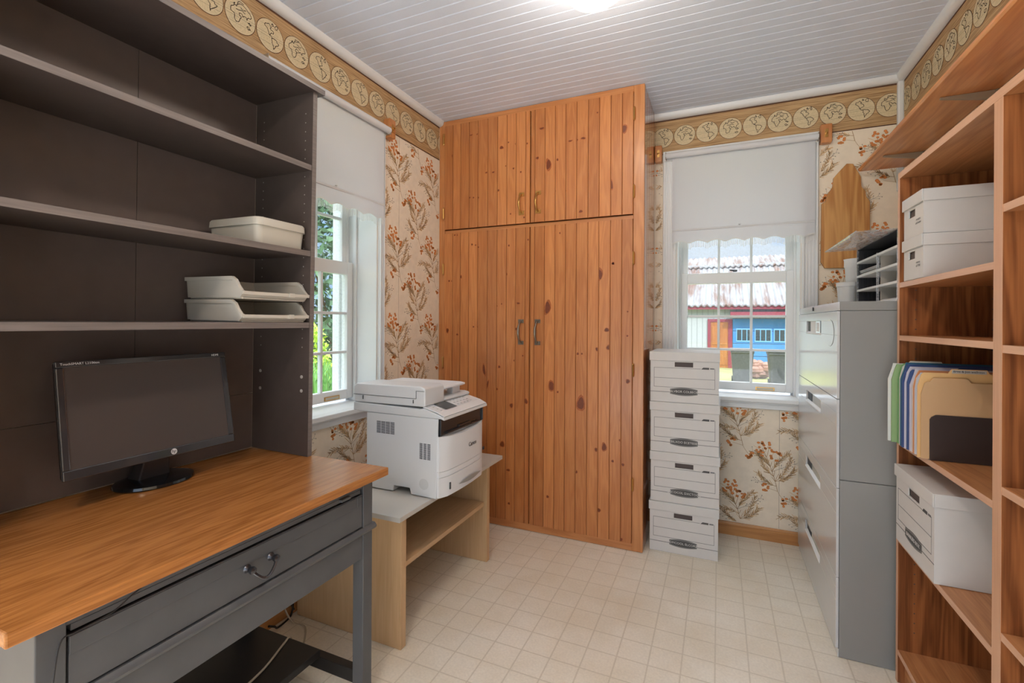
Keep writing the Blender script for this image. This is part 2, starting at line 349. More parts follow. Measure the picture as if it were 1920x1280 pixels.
# ---- wallpaper sprays as fine printed shapes lying on the paper
def spray(seed):
    """list of (kind, polygon) in local (u, z) metres"""
    r = random.Random(seed); out = []
    def strip(pts, w, kind):
        for (a, b) in zip(pts, pts[1:]):
            dx, dz = b[0]-a[0], b[1]-a[1]; l = math.hypot(dx, dz) or 1; nx, nz = -dz/l*w/2, dx/l*w/2
            out.append((kind, [(a[0]+nx, a[1]+nz), (b[0]+nx*.8, b[1]+nz*.8), (b[0]-nx*.8, b[1]-nz*.8), (a[0]-nx, a[1]-nz)]))
    def curve(a, ang, L_, bend, n=7):
        pts = [a]
        for i in range(n):
            ang += bend/n; pts.append((pts[-1][0]+math.cos(ang)*L_/n, pts[-1][1]+math.sin(ang)*L_/n))
        return pts
    def berries(c, n, sp):
        for i in range(n):
            a = r.uniform(0, 2*PI); q = sp*math.sqrt(r.random()); x, z = c[0]+q*math.cos(a), c[1]+q*math.sin(a)*1.1; R = r.uniform(.0050, .0072)
            el = r.uniform(.75, 1)
            out.append(('berryd', [(x+R*math.cos(2*PI*k/8), z+R*el*math.sin(2*PI*k/8)) for k in range(8)]))
            out.append(('berry', [(x+R*.72*math.cos(2*PI*k/7), z+R*.72*el*math.sin(2*PI*k/7)) for k in range(7)]))
    def feather(a, ang, L_, bend):
        pts = curve(a, ang, L_, bend, 12); strip(pts, .002, 'stem')
        for i in range(2, 12):
            for s_ in (-1, 1):
                b = math.atan2(pts[i+1][1]-pts[i][1], pts[i+1][0]-pts[i][0]) if i < 12 else ang
                for j in range(2):
                    aa = b+s_*r.uniform(.3, .7); l = r.uniform(.012, .024)
                    q = (pts[i][0]+r.uniform(-.002, .002), pts[i][1]+r.uniform(-.002, .002))
                    strip([q, (q[0]+math.cos(aa)*l, q[1]+math.sin(aa)*l)], .0022, 'leaf' if r.random() < .6 else 'stem')
    def twig(a, ang, L_):
        pts = curve(a, ang, L_, r.uniform(-.6, .6), 6); strip(pts, .0012, 'twig')
        for q in pts[2:]:
            for s_ in (-1, 1):
                aa = ang+s_*r.uniform(.4, .9); l = r.uniform(.01, .022); e = (q[0]+math.cos(aa)*l, q[1]+math.sin(aa)*l); strip([q, e], .001, 'twig')
                out.append(('twig', [(e[0]+.0022*math.cos(t), e[1]+.0022*math.sin(t)) for t in (0, 1.3, 2.5, 3.8, 5)]))
    base = (.01, -.10)
    main = curve(base, 1.75, .19, .25, 9); strip(main, .0024, 'stem')
    for i in range(2, 9):
        for s_ in (-1, 1):
            aa = 1.7+s_*r.uniform(.3, .9); l = r.uniform(.02, .05); strip(curve(main[i], aa, l, r.uniform(-.3, .3), 3), .0018, r.choice(('leaf', 'stem')))
    berries((main[-1][0]+.008, main[-1][1]), 20, .032)
    berries((main[-3][0]+.035, main[-3][1]+.01), 11, .02)
    feather(main[3], 2.6, .12, -1.0 if seed % 2 else .8); feather(main[2], .7, .13, .7); feather(main[4], 1.2, .11, -.5); feather(main[1], 3.0, .09, -.9); feather(main[2], .2, .10, .9); feather(main[5], 2.1, .08, .5)
    twig(main[4], .5, .11); twig(main[5], 2.4, .09); twig(main[1], 2.9, .08)
    st = curve(base, -1.2, .06, .4, 4); strip(st, .0016, 'stem'); berries((base[0]-.045, base[1]+.012), 8, .016); berries((base[0]+.03, base[1]-.045), 9, .017)
    strip([base, (base[0]-.04, base[1]+.01)], .0014, 'stem')
    return out
SPR = [spray(3), spray(8)]
KM = {'berry': 1, 'berryd': 2, 'stem': 3, 'leaf': 4, 'twig': 5, 'seam': 6}
PAPER = [M['paper'], M['berry'], M['berryd'], M['stem'], M['leaf'], M['twig'], M['seam']]
LIFT = {'leaf': .0003, 'stem': .0004, 'twig': .00035, 'berryd': .0005, 'berry': .0006, 'seam': .0002}
def wallpaper(mb, place, u0, u1, z0, z1, hole, phase=0., zph=0.):
    i = 0; u = u0-.1+phase
    while u < u1+.12:
        z = z0-.2+zph+(.238 if i % 2 else 0)
        while z < z1+.2:
            for kind, poly in SPR[i % 2]:
                P = [(u+a*1.3, z+b*1.3) for a, b in poly]
                if all(u0+.002 < a < u1-.002 and z0+.002 < b < z1-.002 for a, b in P) and not any(hole[0]-.004 < a < hole[1]+.004 and hole[2]-.004 < b < hole[3]+.004 for a, b in P):
                    mb.add([place(a, b, LIFT[kind]) for a, b in P], [list(range(len(P)))], KM[kind])
            z += .477
        u += .175; i += 1
def seam(mb, place, u, z0, z1):
    mb.add([place(u, z0, .0002), (place(u+.0015, z0, .0002)), place(u+.0015, z1, .0002), place(u, z1, .0002)], [(0, 1, 2, 3)], 6)
# left wall with window opening
mb = MB(); T = .28; X0 = XL-T
mb.box(X0, YB, 0, XL, WL[0], HC+.06); mb.box(X0, WL[1], 0, XL, YF+.28, HC+.06); mb.box(X0, WL[0], 0, XL, WL[1], WZ[0]-.02); mb.box(X0, WL[0], WZ[1], XL, WL[1], HC+.06)
pl = lambda u, z, e: (XL+e, u, z)
wallpaper(mb, pl, 1.26, 2.56, .1, 2.247, (WL[0]-.04, WL[1]+.04, .75, 2.26), phase=.115, zph=.03); seam(mb, pl, 2.15, .1, 2.247)
struct(mb.build('wall_left', PAPER, norm=False))
mb = MB(); Y1 = YF+.28
mb.box(XL, YF, 0, WF[0], Y1, HC+.06); mb.box(WF[1], YF, 0, XR+.12, Y1, HC+.06); mb.box(WF[0], YF, 0, WF[1], Y1, WZ[0]-.02); mb.box(WF[0], YF, WZ[1], WF[1], Y1, HC+.06)
pf = lambda u, z, e: (u, YF-e, z)
wallpaper(mb, pf, -.365, .845, .075, 2.247, (WF[0]-.08, WF[1]+.08, .74, 2.26), phase=.055, zph=.06); seam(mb, pf, .31, .075, .745)
struct(mb.build('wall_far', PAPER, norm=False))
mb = MB(); mb.box(XR, YB, 0, XR+.12, YF, HC+.06)
pr = lambda u, z, e: (XR-e, u, z)
wallpaper(mb, pr, 1.2, 3.0, 1.7, 2.247, (-9, -8, 0, 0))
struct(mb.build('wall_right', PAPER, norm=False))
mb = MB(); mb.box(XL-.28, YB-.12, 0, -1.4, YB, HC+.06); mb.box(.70, YB-.12, 0, XR+.12, YB, HC+.06); mb.box(-1.4, YB-.12, 2.08, .70, YB, HC+.06)  # unseen wall, added with an opening sized to cut light from behind
struct(mb.build('wall_back', M['wbehind']))
# ---- border paper with little hemispheres (trim)
AM = [[(-.35, .62), (-.1, .72), (.05, .6), (-.02, .45), (.15, .38), (.2, .2), (.02, .12), (-.05, .0), (.1, -.08), (.18, -.05)],
      [(.18, -.05), (.45, -.1), (.62, -.25), (.5, -.4), (.35, -.55), (.22, -.75), (.2, -.5), (.12, -.3), (.1, -.08)],
      [(.05, .75), (.12, .85), (.22, .72), (.12, .68), (.05, .75)], [(.3, .72), (.45, .85), (.5, .65), (.38, .58), (.3, .72)],
      [(-.35, .62), (-.4, .45), (-.2, .3), (-.12, .12), (-.05, .0)]]
EU = [[(-.6, .3), (-.4, .5), (-.25, .45), (-.15, .65), (.1, .75), (.4, .62), (.6, .5), (.7, .3), (.5, .2), (.42, .0), (.3, .15), (.15, .05), (.05, .2), (-.1, .15), (-.05, .0), (.05, -.02), (-.05, -.2), (-.15, -.4), (-.28, -.45), (-.38, -.2), (-.42, 0), (-.62, .05), (-.6, .3)],
      [(.45, -.1), (.55, -.05), (.7, -.15), (.6, -.2), (.45, -.1)], [(.4, -.4), (.55, -.35), (.65, -.45), (.5, -.52), (.4, -.4)],
      [(-.2, .6), (-.15, .8), (.2, .82)], [(-.45, .55), (-.35, .62), (-.4, .48)], [(-.3, .3), (-.1, .32), (.1, .4), (.3, .32)], [(0, .55), (.2, .45), (.35, .5)]]
def border(mb, place, u0, u1, c0, step, flip=1, par=0):
    def q(P, mi, e): mb.add([place(a, b, e) for a, b in P], [list(range(len(P)))], mi)
    q([(u0, 2.247), (u1, 2.247), (u1, 2.458), (u0, 2.458)], 0, .001)
    q([(u0, 2.247), (u1, 2.247), (u1, 2.253), (u0, 2.253)], 2, .0014); q([(u0, 2.450), (u1, 2.450), (u1, 2.458), (u0, 2.458)], 2, .0014)
    R = step/2-.001
    k = -40
    while k < 60:
        c = c0+k*step; k += 1
        if c+R < u0 or c-R > u1: continue
        def cl(a): return min(max(a, u0), u1)
        def circ(rr, n=40): return [(cl(c+rr*math.cos(2*PI*i/n)), 2.351+rr*math.sin(2*PI*i/n)) for i in range(n)]
        q(circ(R), 2, .0018); q(circ(R-.0022), 1, .0022)
        for poly in (AM if (k+par) % 2 else EU):
            for a, b in zip(poly, poly[1:]):
                A = (c+flip*a[0]*R, 2.351+a[1]*R); B = (c+flip*b[0]*R, 2.351+b[1]*R); mid = ((A[0]+B[0])/2+random.uniform(-.004, .004), (A[1]+B[1])/2+random.uniform(-.004, .004))
                for P0, P1 in ((A, mid), (mid, B)):
                    dx, dz = P1[0]-P0[0], P1[1]-P0[1]; l = math.hypot(dx, dz) or 1; w = .0013
                    Q = [(P0[0]-dz/l*w, P0[1]+dx/l*w), (P1[0]-dz/l*w, P1[1]+dx/l*w), (P1[0]+dz/l*w, P1[1]-dx/l*w), (P0[0]+dz/l*w, P0[1]-dx/l*w)]
                    if all(u0 < a_ < u1 for a_, _ in Q): q(Q, 3, .0028)
        for zz in (-.55, -.15, .0, .5):
            h = math.sqrt(1-zz*zz)*R*.97; a0, a1 = cl(c-h), cl(c+h); z_ = 2.351+zz*R
            q([(a0, z_), (a1, z_+.004), (a1, z_+.0046), (a0, z_+.0006)], 3, .0026)
BM = lambda g: [g, M['globe'], M['bline'], M['mapink']]
mb = MB(); border(mb, lambda u, z, e: (XL+e, u, z), YB, 2.56, 1.451, .1275, 1, 1); struct(mb.build('trim_1', BM(M['bandy']), norm=False))
mb = MB(); border(mb, lambda u, z, e: (u, YF-e, z), -.366, XR-.022, .679, .125, 1, 0); struct(mb.build('trim_2', BM(M['bandx']), norm=False))
mb = MB(); border(mb, lambda u, z, e: (XR-e, u, z), YB, YF-.03, 2.34, .122, -1, 0); struct(mb.build('trim_3', BM(M['bandy']), norm=False))
# crown moulding: rounded white strips
def crown(prof_n=8):
    P = [(0, HC), (0, 2.458)]
    for i in range(prof_n+1):
        a = -PI/2+i*(PI/2)/prof_n; P.append((.004+.03*math.cos(a+0), 2.49-.0+(.03*math.sin(a)) if False else 2.458+.03*(1+math.sin(a))*.9))
    P.append((.036, HC)); return P
P = crown()
mb = MB(); mb.prism([(XL+a, b) for a, b in P], 'Y', YB, 2.56); struct(mb.build('trim_4', M['white'], smooth=True))
mb = MB(); mb.prism([(YF-a, b) for a, b in P], 'X', -.366, XR); struct(mb.build('trim_5', M['white'], smooth=True))
mb = MB(); mb.prism([(XR-a, b) for a, b in P], 'Y', YB, YF); struct(mb.build('trim_6', M['white'], smooth=True))
# boxed white pipe chase in the far right corner, top section
mb = MB(); mb.box(XR-.026, YF-.026, 1.9, XR, YF, 2.46); struct(mb.build('trim_7', M['white'], bev=.006))
# baseboards
mb = MB(); mb.prism([(YF, 0), (YF-.014, 0), (YF-.014, .062), (YF-.008, .072), (YF, .072)], 'X', -.366, XR); struct(mb.build('baseboard_far', M['basewood']))
mb = MB(); mb.prism([(XL, 0), (XL+.014, 0), (XL+.014, .062), (XL+.008, .072), (XL, .072)], 'Y', YB, 2.56); struct(mb.build('baseboard_left', M['basewoody']))

# ------------------------------------------------------------------ windows
def window(n, place, u0, u1, casw, label, casing_l=True, glassmat='glass'):
    z0, z1 = WZ; W_ = struct(bpy.data.objects.new('window_%d' % n, None)); COL.objects.link(W_)
    W_['label'] = label; W_['category'] = 'window'
    W_.location = place((u0+u1)/2, z0, 0)
    def bx(mb, a0, b0, c0, a1, b1, c1, mi=0):   # u, depth, z
        p, q = place(a0, c0, b0), place(a1, c1, b1); mb.box(p[0], p[1], p[2], q[0], q[1], q[2], mi)
    # casing: stepped and fluted boards
    mb = MB()
    def flut(a0, a1, zz0, zz1):
        n_ = 5; w = (a1-a0)/n_
        bx(mb, a0, -.012, zz0, a1, 0, zz1)
        for i in range(n_): bx(mb, a0+i*w+.2*w, -.016 - (.006 if i in (0, n_-1) else 0), zz0, a0+(i+.8)*w, -.012, zz1)
    for ca, cb in ((u0-casw, u0-.002), (u1+.002, u1+casw)):
        mb = MB(); flut(ca, cb, z0, z1+.058); mb.build('casing', M['white'], W_, bev=.0015, seg=1)
    mb = MB(); bx(mb, u0-casw, -.024, z1, u1+casw, -.0005, z1+.058); mb.build('head_casing', M['white'], W_, bev=.0015, seg=1)
    # jamb lining
    mb = MB(); t = .012
    bx(mb, u0, 0, z0, u0+t*.5, .30, z1); bx(mb, u1-t*.5, 0, z0, u1, .30, z1); bx(mb, u0, 0, z1-t, u1, .30, z1)
    for uu, s_ in ((u0+.006, 1), (u1-.006, -1)):
        bx(mb, uu, .128, z0, uu+s_*.010, .148, z1); bx(mb, uu, .185, z0, uu+s_*.02, .21, z1); bx(mb, uu, .24, z0, uu+s_*.014, .262, z1)
    mb.build('jamb', M['white'], W_, bev=.001, seg=1)
    # stool / sill
    mb = MB(); bx(mb, u0-casw-.012, -.045, z0-.022, u1+casw+.012, -.0005, z0); bx(mb, u0, -.0005, z0-.02, u1, .30, z0); bx(mb, u0-casw, -.018, z0-.062, u1+casw, -.0005, z0-.022); bx(mb, u0-casw-.004, -.028, z0-.034, u1+casw+.004, -.0005, z0-.022)
    mb.build('sill', M['white'], W_, bev=.003)
    # sashes
    def sash(name, d0, d1, za, zb, rail_b, rail_t, hm):
        s_ = .045; mb = MB(); ua, ub = u0+.008, u1-.008
        bx(mb, ua, d0, za, ua+s_, d1, zb); bx(mb, ub-s_, d0, za, ub, d1, zb)
        bx(mb, ua+s_, d0, za, ub-s_, d1, za+rail_b); bx(mb, ua+s_, d0, zb-rail_t, ub-s_, d1, zb)
        ga, gb, gz0, gz1 = ua+s_, ub-s_, za+rail_b, zb-rail_t
        so = mb.build(name, M['white'], W_, bev=.003)
        mb = MB()
        for k in (1, 2):
            u = ga+(gb-ga)*k/3; bx(mb, u-.007, d0+.006, gz0, u+.007, d1-.006, gz1)
        for z in hm: bx(mb, ga, d0+.0055, z-.007, gb, d1-.0055, z+.007)
        mb.build('muntin', M['white'], so, bev=.002, seg=1)
        mb = MB(); dm = (d0+d1)/2; bx(mb, ga-.004, dm-.001, gz0-.004, gb+.004, dm+.001, gz1+.004); mb.build('glass', M[glassmat], so)
        return so
    lo = sash('lower_sash', .15, .185, .815, 1.53, .05, .066, (1.262, 1.06))
    up = sash('upper_sash', .188, .218, 1.50, z1-.012, .03, .04, (1.76, 1.95))
    mb = MB(); uc = u1-.16; bx(mb, uc-.05, .146, .822, uc+.05, .1505, .842); bx(mb, uc-.044, .1455, .826, uc+.044, .1465, .838, 1)
    mb.build('finger_lift', [M['brass'], M['steelr']], lo, bev=.001)
    mb = MB(); um = (u0+u1)/2; p = place(um, 1.535, .165); mb.lathe([(.012, 0), (.012, .006), (.006, .01)], p, 12)
    a, b = place(um-.03, 1.545, .165), place(um+.012, 1.541, .165); mb.tube([a, b], [.004, .006], 8)
    mb.build('latch', M['ink'], up, smooth=True)
    return W_
window(1, lambda u, z, d: (XL-d, u, z), WL[0], WL[1], .038, 'white double-hung window in the left wall between hutch and printer', glassmat='glassd')
window(2, lambda u, z, d: (u, YF+d, z), WF[0], WF[1], .08, 'white six-pane double-hung window in the far wall behind the box stack')

# ------------------------------------------------------------------ roller shades
def roller_shade(place, c0, c1, r0, r1, d, ztop, zhem, zs, label, loc):
    R = thing('roller_shade', label, 'window shade', loc)
    def pt(u, z, e=0): return place(u, z, d+e)
    mb = MB(); mb.tube([pt(r0, ztop, -.016), pt(r1, ztop, -.016)], .017, 16); mb.build('roller', M['shadehem'], R, smooth=True)
    mb = MB(); n = 56
    pts = []
    sc = 7.5 if c1-c0 > .7 else 6.5
    for i in range(n+1):
        u = c0+(c1-c0)*i/n; ph = (i/n*sc) % 1.
        pts.append((u, zs+.016*abs(math.sin(PI*ph))))
    vs = []; fs = []
    for e in (-.0006, .0006):
        for (u, zb) in pts:
            for z in (zb, zhem, ztop): vs.append(pt(u, z, e+.004*math.sin((u-c0)*9)*(1 if z < ztop else 0)))
    m3 = 3*(n+1)
    for i in range(n):
        for j in (0, 1):
            a = i*3+j; b = (i+1)*3+j; fs.append((a, b, b+1, a+1)); fs.append((m3+a, m3+a+1, m3+b+1, m3+b))
    mb.add(vs, fs); cl = mb.build('shade_cloth', M['shade'], R, norm=False)
    mb = MB(); a = pt(c0, zhem, -.004); b = pt(c1, zhem+.011, .003); mb.box(*a, *b); mb.build('hem_bar', M['shadehem'], cl, bev=.002)
    mb = MB()   # scalloped braid and thread fringe hanging below
    for i in range(n):
        (u, z), (u2, z2) = pts[i], pts[i+1]
        A, B, C_, D = pt(u, z-.003, -.002), pt(u2, z2-.003, -.002), pt(u2, z2+.004, -.002), pt(u, z+.004, -.002); mb.add([A, B, C_, D], [(0, 1, 2, 3)])
    nf = int((c1-c0)/.0075)
    for i in range(nf):
        u = c0+(c1-c0)*(i+.5)/nf; ph = ((u-c0)/(c1-c0)*sc) % 1.; z = zs+.016*abs(math.sin(PI*ph)); l = random.uniform(.033, .042)
        w = .0014; j = random.uniform(-.001, .001)
        mb.add([pt(u-w, z, -.001), pt(u+w, z, -.001), pt(u+w+j, z-l, -.002), pt(u-w+j, z-l, -.002)], [(0, 1, 2, 3)])
    mb.build('fringe', M['fringe'], cl, norm=False)
    mb = MB(); um = (c0+c1)/2; q = pt(um, zhem+.014, -.008); mb.lathe([(.004, 0), (.007, .003), (.004, .006)], q, 10); mb.build('pull_knob', M['shadehem'], cl, smooth=True)
    for r in (r0, r1):
        mb = MB(); a = pt(r-.002, ztop-.02, -.03); b = pt(r+.002, ztop+.02, .004); mb.box(*a, *b); mb.build('roller_bracket', M['bracket'], R, bev=.001)
    return R
roller_shade(lambda u, z, d: (u, YF-.026-d*0-(-d if False else 0)-0+(d), z), -.262, .470, -.298, .482, -.004, 2.222, 1.768, 1.692,
             'white roller shade with scalloped fringe, half lowered over the far window', (0, YF, 2.22))
roller_shade(lambda u, z, d: (XL+.030-d, u, z), 1.30, 1.985, 1.27, 2.005, 0, 2.222, 1.822, 1.748,
             'white roller shade with scalloped fringe on the left wall beside the dark hutch', (XL, 1.6, 2.22))
# wooden blocks that once held a curtain rod
def block(name, x0, y0, z0, x1, y1, z1, label, front):
    R = thing(name, label, 'bracket', ((x0+x1)/2, (y0+y1)/2, z0), 'wooden curtain rod blocks')
    mb = MB(); mb.box(x0, y0, z0, x1, y1, z1); mb.build('block', M['pineframe'], R, bev=.005)
    mb = MB()
    zc = (z0+z1)/2
    if front == 'Y': mb.lathe([(.004, 0), (.004, .012), (.007, .013), (.007, .018)], ((x0+x1)/2, y0-.018, zc), 10, ax='Y'); mb.box((x0+x1)/2-.008, y0-.002, zc-.022, (x0+x1)/2+.008, y0, zc+.022)
    else: mb.lathe([(.007, 0), (.007, .005), (.004, .006), (.004, .018)], (x1, (y0+y1)/2, zc), 10, ax='X'); mb.box(x1, (y0+y1)/2-.008, zc-.022, x1+.002, (y0+y1)/2+.008, zc+.022)
    mb.build('hook_plate', M['brass'], R, bev=.001)
block('wooden_bracket', -.364, YF-.045, 2.195, -.322, YF-.001, 2.295, 'small varnished wooden rod block left of the far window, by the cabinet', 'Y')
block('wooden_bracket', .492, YF-.045, 2.186, .545, YF-.001, 2.286, 'small varnished wooden rod block at the upper right corner of the far window', 'Y')
block('wooden_bracket', XL+.001, 2.012, 2.195, XL+.045, 2.062, 2.295, 'small varnished wooden rod block at the end of the left wall shade roller', 'X')

# ------------------------------------------------------------------ knotty pine cabinet
YC = 2.563; CX0, CX1 = XL+.001, -.366
R = thing('pine_cabinet', 'tall built-in knotty pine cupboard with four tongue-and-groove doors', 'cabinet', (-1.0, YC+.2, 0))
mb = MB()
mb.box(CX0, YC+.02, .002, CX0+.02, YF-.001, HC-.002); mb.box(CX0, YF-.02, .002, CX1-.02, YF-.002, HC-.002); mb.box(CX0, YC+.02, .03, CX1-.02, YF-.02, .05); mb.box(CX0+.02, YC+.02, 1.776, CX1-.02, YF-.02, 1.796)
mb.build('carcass', M['pineframe'], R)
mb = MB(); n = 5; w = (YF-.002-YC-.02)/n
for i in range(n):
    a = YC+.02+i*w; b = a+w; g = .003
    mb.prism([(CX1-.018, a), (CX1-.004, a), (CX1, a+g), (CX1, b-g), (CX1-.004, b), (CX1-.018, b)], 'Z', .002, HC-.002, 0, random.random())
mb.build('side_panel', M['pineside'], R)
for b_ in ((CX0, YC, .002, -1.595, YC+.02, HC-.002), (-.422, YC, .002, CX1, YC+.02, HC-.002), (-1.02, YC+.005, .05, -1.0, YC+.018, 1.77)):
    mb = MB(); mb.box(*b_); mb.build('face_stile', M['pineframe'], R, bev=.0015, seg=1)
for b_ in ((-1.595, YC, 2.452, -.422, YC+.02, HC-.002), (-1.595, YC, .002, -.422, YC+.02, .044), (-1.595, YC+.004, 1.775, -.422, YC+.02, 1.797)):
    mb = MB(); mb.box(*b_); mb.build('face_rail', M['pineframex'], R, bev=.0015, seg=1)
cw = 883.53
_f = Vector((-math.sin(YAW), math.cos(YAW), 0)); _r = Vector((math.cos(YAW), math.sin(YAW), 0))
_R = _r*math.cos(ROLL)+Vector((0, 0, 1))*math.sin(ROLL); _U = _R.cross(_f)
def on_plane(px, py, ax, val):
    d = _f+_R*(px-960)/cw-_U*(py-603.77)/cw; i = 'XYZ'.index(ax); o = Vector((0, 0, H0)); return o+d*((val-o[i])/d[i])
KN = []
for (a, b, w_, h_) in [(125,390,9,14),(207,590,7,7),(225,590,7,7),(248,590,7,7),(287,470,12,6),(320,468,12,6),(360,350,16,12),(393,325,6,6),(428,332,6,8),(483,330,6,7),(380,438,5,5),(417,450,7,7),(452,467,7,7),(345,555,7,9),(403,668,6,7),(468,685,7,7),(532,400,12,10),(585,432,20,44),(628,408,8,10),(617,558,6,6),(667,558,6,6),(722,313,8,8),(752,305,18,8),(690,318,16,6),(945,260,26,30),(888,530,10,36),(820,182,6,6),(553,258,20,8),(214,290,14,5),(246,285,14,6),(740,656,14,10),
                     (108,990,8,8),(122,990,8,8),(165,970,8,14),(218,815,8,8),(235,818,6,6),(248,828,7,7),(395,820,7,8),(487,792,7,7),(383,957,8,9),(337,1110,6,6),(360,1100,6,6),(440,1097,14,7),(225,1210,7,7),(243,1210,6,7),(428,1220,10,10),(147,1247,10,8),(831,957,20,44),(896,906,9,9),(100,1228,12,20),(865,1225,18,14),(965,1137,6,6),(985,1137,5,5),(102,770,8,6),(135,770,8,6),(147,770,5,6),(640,760,5,8)]:
    KN.append((800+a/2.561, 140+b/2.561, w_/2.561, h_/2.561))
for (a, b, w_, h_) in [(197,75,7,9),(230,432,6,6),(265,412,5,6),(168,458,9,9),(105,470,10,42),(120,530,6,30),(157,550,9,9),(218,618,12,16),(279,601,12,18),(368,213,20,46),(386,538,24,34),(410,562,6,7),(573,385,10,12),(622,378,16,16),(638,30,8,8),(493,404,7,8),(510,404,6,6),(700,518,12,14),(505,610,26,46),(602,790,15,26),(570,801,12,12),(668,762,7,8),(637,848,8,8),(680,863,9,9),(180,778,17,20),(205,885,14,8),(288,875,10,10),(368,995,9,9),(580,1051,11,12),(673,1172,8,10),(488,893,6,10),(293,1022,9,9),(208,1023,8,8),(698,330,6,6)]:
    KN.append((860+a/2.2075, 480+b/2.2075, w_/2.2075, h_/2.2075))
YD = YC-.012
SEAMS = [800+s_/2.561 for s_ in (130,167,208,250,297,343,388,432,478)], [800+s_/2.561 for s_ in (522,570,620,670,722,777,830,885,940)]
def pull(parent, x, z0, z1, mat):
    mb = MB(); y = YD-.0005
    for z in (z0, z1): mb.box(x-.017, y-.003, z-.011, x+.017, y, z+.011); mb.lathe([(.004, -.005), (.004, -.003)], (x-.009, y, z), 8, ax='Y'); mb.lathe([(.004, -.005), (.004, -.003)], (x+.009, y, z), 8, ax='Y')
    pts = [(x, y-.002, z0), (x-.004, y-.018, z0+.014), (x-.006, y-.028, z0+.04), (x-.006, y-.03, (z0+z1)/2), (x-.006, y-.028, z1-.04), (x-.004, y-.018, z1-.014), (x, y-.002, z1)]
    mb.tube(pts, [.005, .005, .0065, .0085, .0065, .005, .005], 10); mb.build('handle', mat, parent, smooth=True, bev=0)
def hinge(parent, x, z, s_):
    mb = MB(); y = YC; mb.tube([(x, y-.013, z-.030), (x, y-.013, z+.030)], .006, 8); mb.box(x, y-.010, z-.022, x+s_*.016, y-.0005, z+.022); mb.lathe([(.006, 0), (.003, .008)], (x, y-.012, z+.028), 8); mb.lathe([(.003, -.008), (.006, 0)], (x, y-.012, z-.028), 8)
    mb.build('hinge', M['brass'] if s_ < 0 else M['brass'], parent, smooth=True)
for row, (z0, z1) in enumerate(((1.800, 2.452), (.046, 1.774))):
    for side in (0, 1):
        x0, x1 = ((-1.594, -1.0135), (-1.0085, -.4225))[side]
        xs = [x0]+[on_plane(s_, 350, 'Y', YC).x for s_ in SEAMS[side]]+[x1]
        mb = MB()
        for a, b in zip(xs, xs[1:]):
            g = .0035 ; v = random.random()
            mb.prism([(a, YC-.001), (a, YD+.005), (a+.0012, YD+.0035), (a+g, YD), (b-g*.6, YD), (b, YD+.005), (b, YC-.001)], 'Z', z0, z1, 0, v)
            if a > x0: mb.box(a-.0007, YD+.003, z0+.0005, a+.0007, YC-.002, z1-.0005, 3)
        for (px, py, w_, h_) in KN:
            c = on_plane(px, py, 'Y', YD)
            if x0+.006 < c.x < x1-.006 and z0+.01 < c.z < z1-.01:
                dpt = 883.53/2.56; rw, rh = w_/dpt/2*1.12, h_/dpt/2*1.12; nn = 12
                lo_, hi_ = max([q for q in xs if q <= c.x])+.003, min([q for q in xs if q > c.x])-.003
                for sc_, e, mi in ((1.35, .0004, 2), (1.0, .0008, 1)):
                    ang = random.uniform(-.3, .3)
                    P = []
                    for k in range(nn):
                        t = 2*PI*k/nn; rr_ = 1+.12*math.sin(3*t+c.x*40); a_ = rw*sc_*rr_*math.cos(t); b_ = rh*sc_*rr_*math.sin(t)
                        P.append((min(max(c.x+a_*math.cos(ang)-b_*math.sin(ang), lo_), hi_), YD-e, c.z+a_*math.sin(ang)+b_*math.cos(ang)))
                    mb.add(P, [list(range(nn))], mi)
        d = mb.build('door', [M['pine'], M['knot'], M['knothalo'], M['groove']], R, norm=False)
        hx = (-1.064, -.960)[side]
        if row == 0: pull(d, hx, 1.860, 1.968, M['brass'])
        else: pull(d, hx, 1.100, 1.226, M['iron'])
        for z in ((2.37, 1.903) if row == 0 else (1.552, .965, .36)) if side == 0 else ((2.334, 1.92) if row == 0 else (1.564, .967, .359)):
            hinge(d, x0-.004 if side == 0 else x1+.004, z, 1 if side == 0 else -1)

# ------------------------------------------------------------------ desk
DX, DY0, DY1 = -1.002, .350, 1.268
R = thing('desk', 'charcoal painted desk with orange oak laminate top and one long drawer', 'desk', (-1.3, .8, 0))
mb = MB(); mb.prism([(XL+.004, .711), (DX, .711), (DX, .737), (XL+.004, .737)], 'Y', DY0, DY1); mb.build('desk_top', M['desktop'], R, bev=.003)
bodyX, by0, by1 = -1.03, .395, 1.222
for (xa, ya) in ((bodyX-.042, by1-.042), (bodyX-.042, by0), (XL+.03, by1-.042), (XL+.03, by0)):
    mb = MB(); mb.box(xa, ya, .001, xa+.042, ya+.042, .7105); mb.build('leg', M['grey'], R, bev=.002)
mb = MB(); mb.box(bodyX-.02, by0+.042, .468, bodyX-.004, by1-.042, .548); mb.box(bodyX-.02, by0+.042, .69, bodyX-.003, by1-.042, .7105); mb.build('apron', M['grey'], R, bev=.001)
mb = MB(); mb.prism([(bodyX-.03, .545), (bodyX+.002, .545), (bodyX+.008, .550), (bodyX+.010, .556), (bodyX+.006, .562), (bodyX+.001, .566), (bodyX-.03, .566)], 'Y', by0-.008, by1+.010); mb.build('moulding', M['grey'], R, smooth=True)
for y in (by0+.008, by1-.024):
    mb = MB(); mb.box(XL+.072, y, .468, bodyX-.042, y+.016, .7105); mb.build('side_apron', M['grey'], R)
mb = MB(); mb.box(XL+.035, by0+.042, .3, XL+.05, by1-.042, .7105); mb.build('back_panel', M['black'], R)
for y in (by0+.006, by1-.036):
    mb = MB(); mb.box(XL+.072, y, .055, bodyX-.042, y+.03, .097); mb.build('stretcher', M['black'], R, bev=.002)
mb = MB(); mb.box(-1.53, by0+.01, .0975, -1.217, by1-.034, .122); mb.build('foot_shelf', M['black'], R, bev=.002)
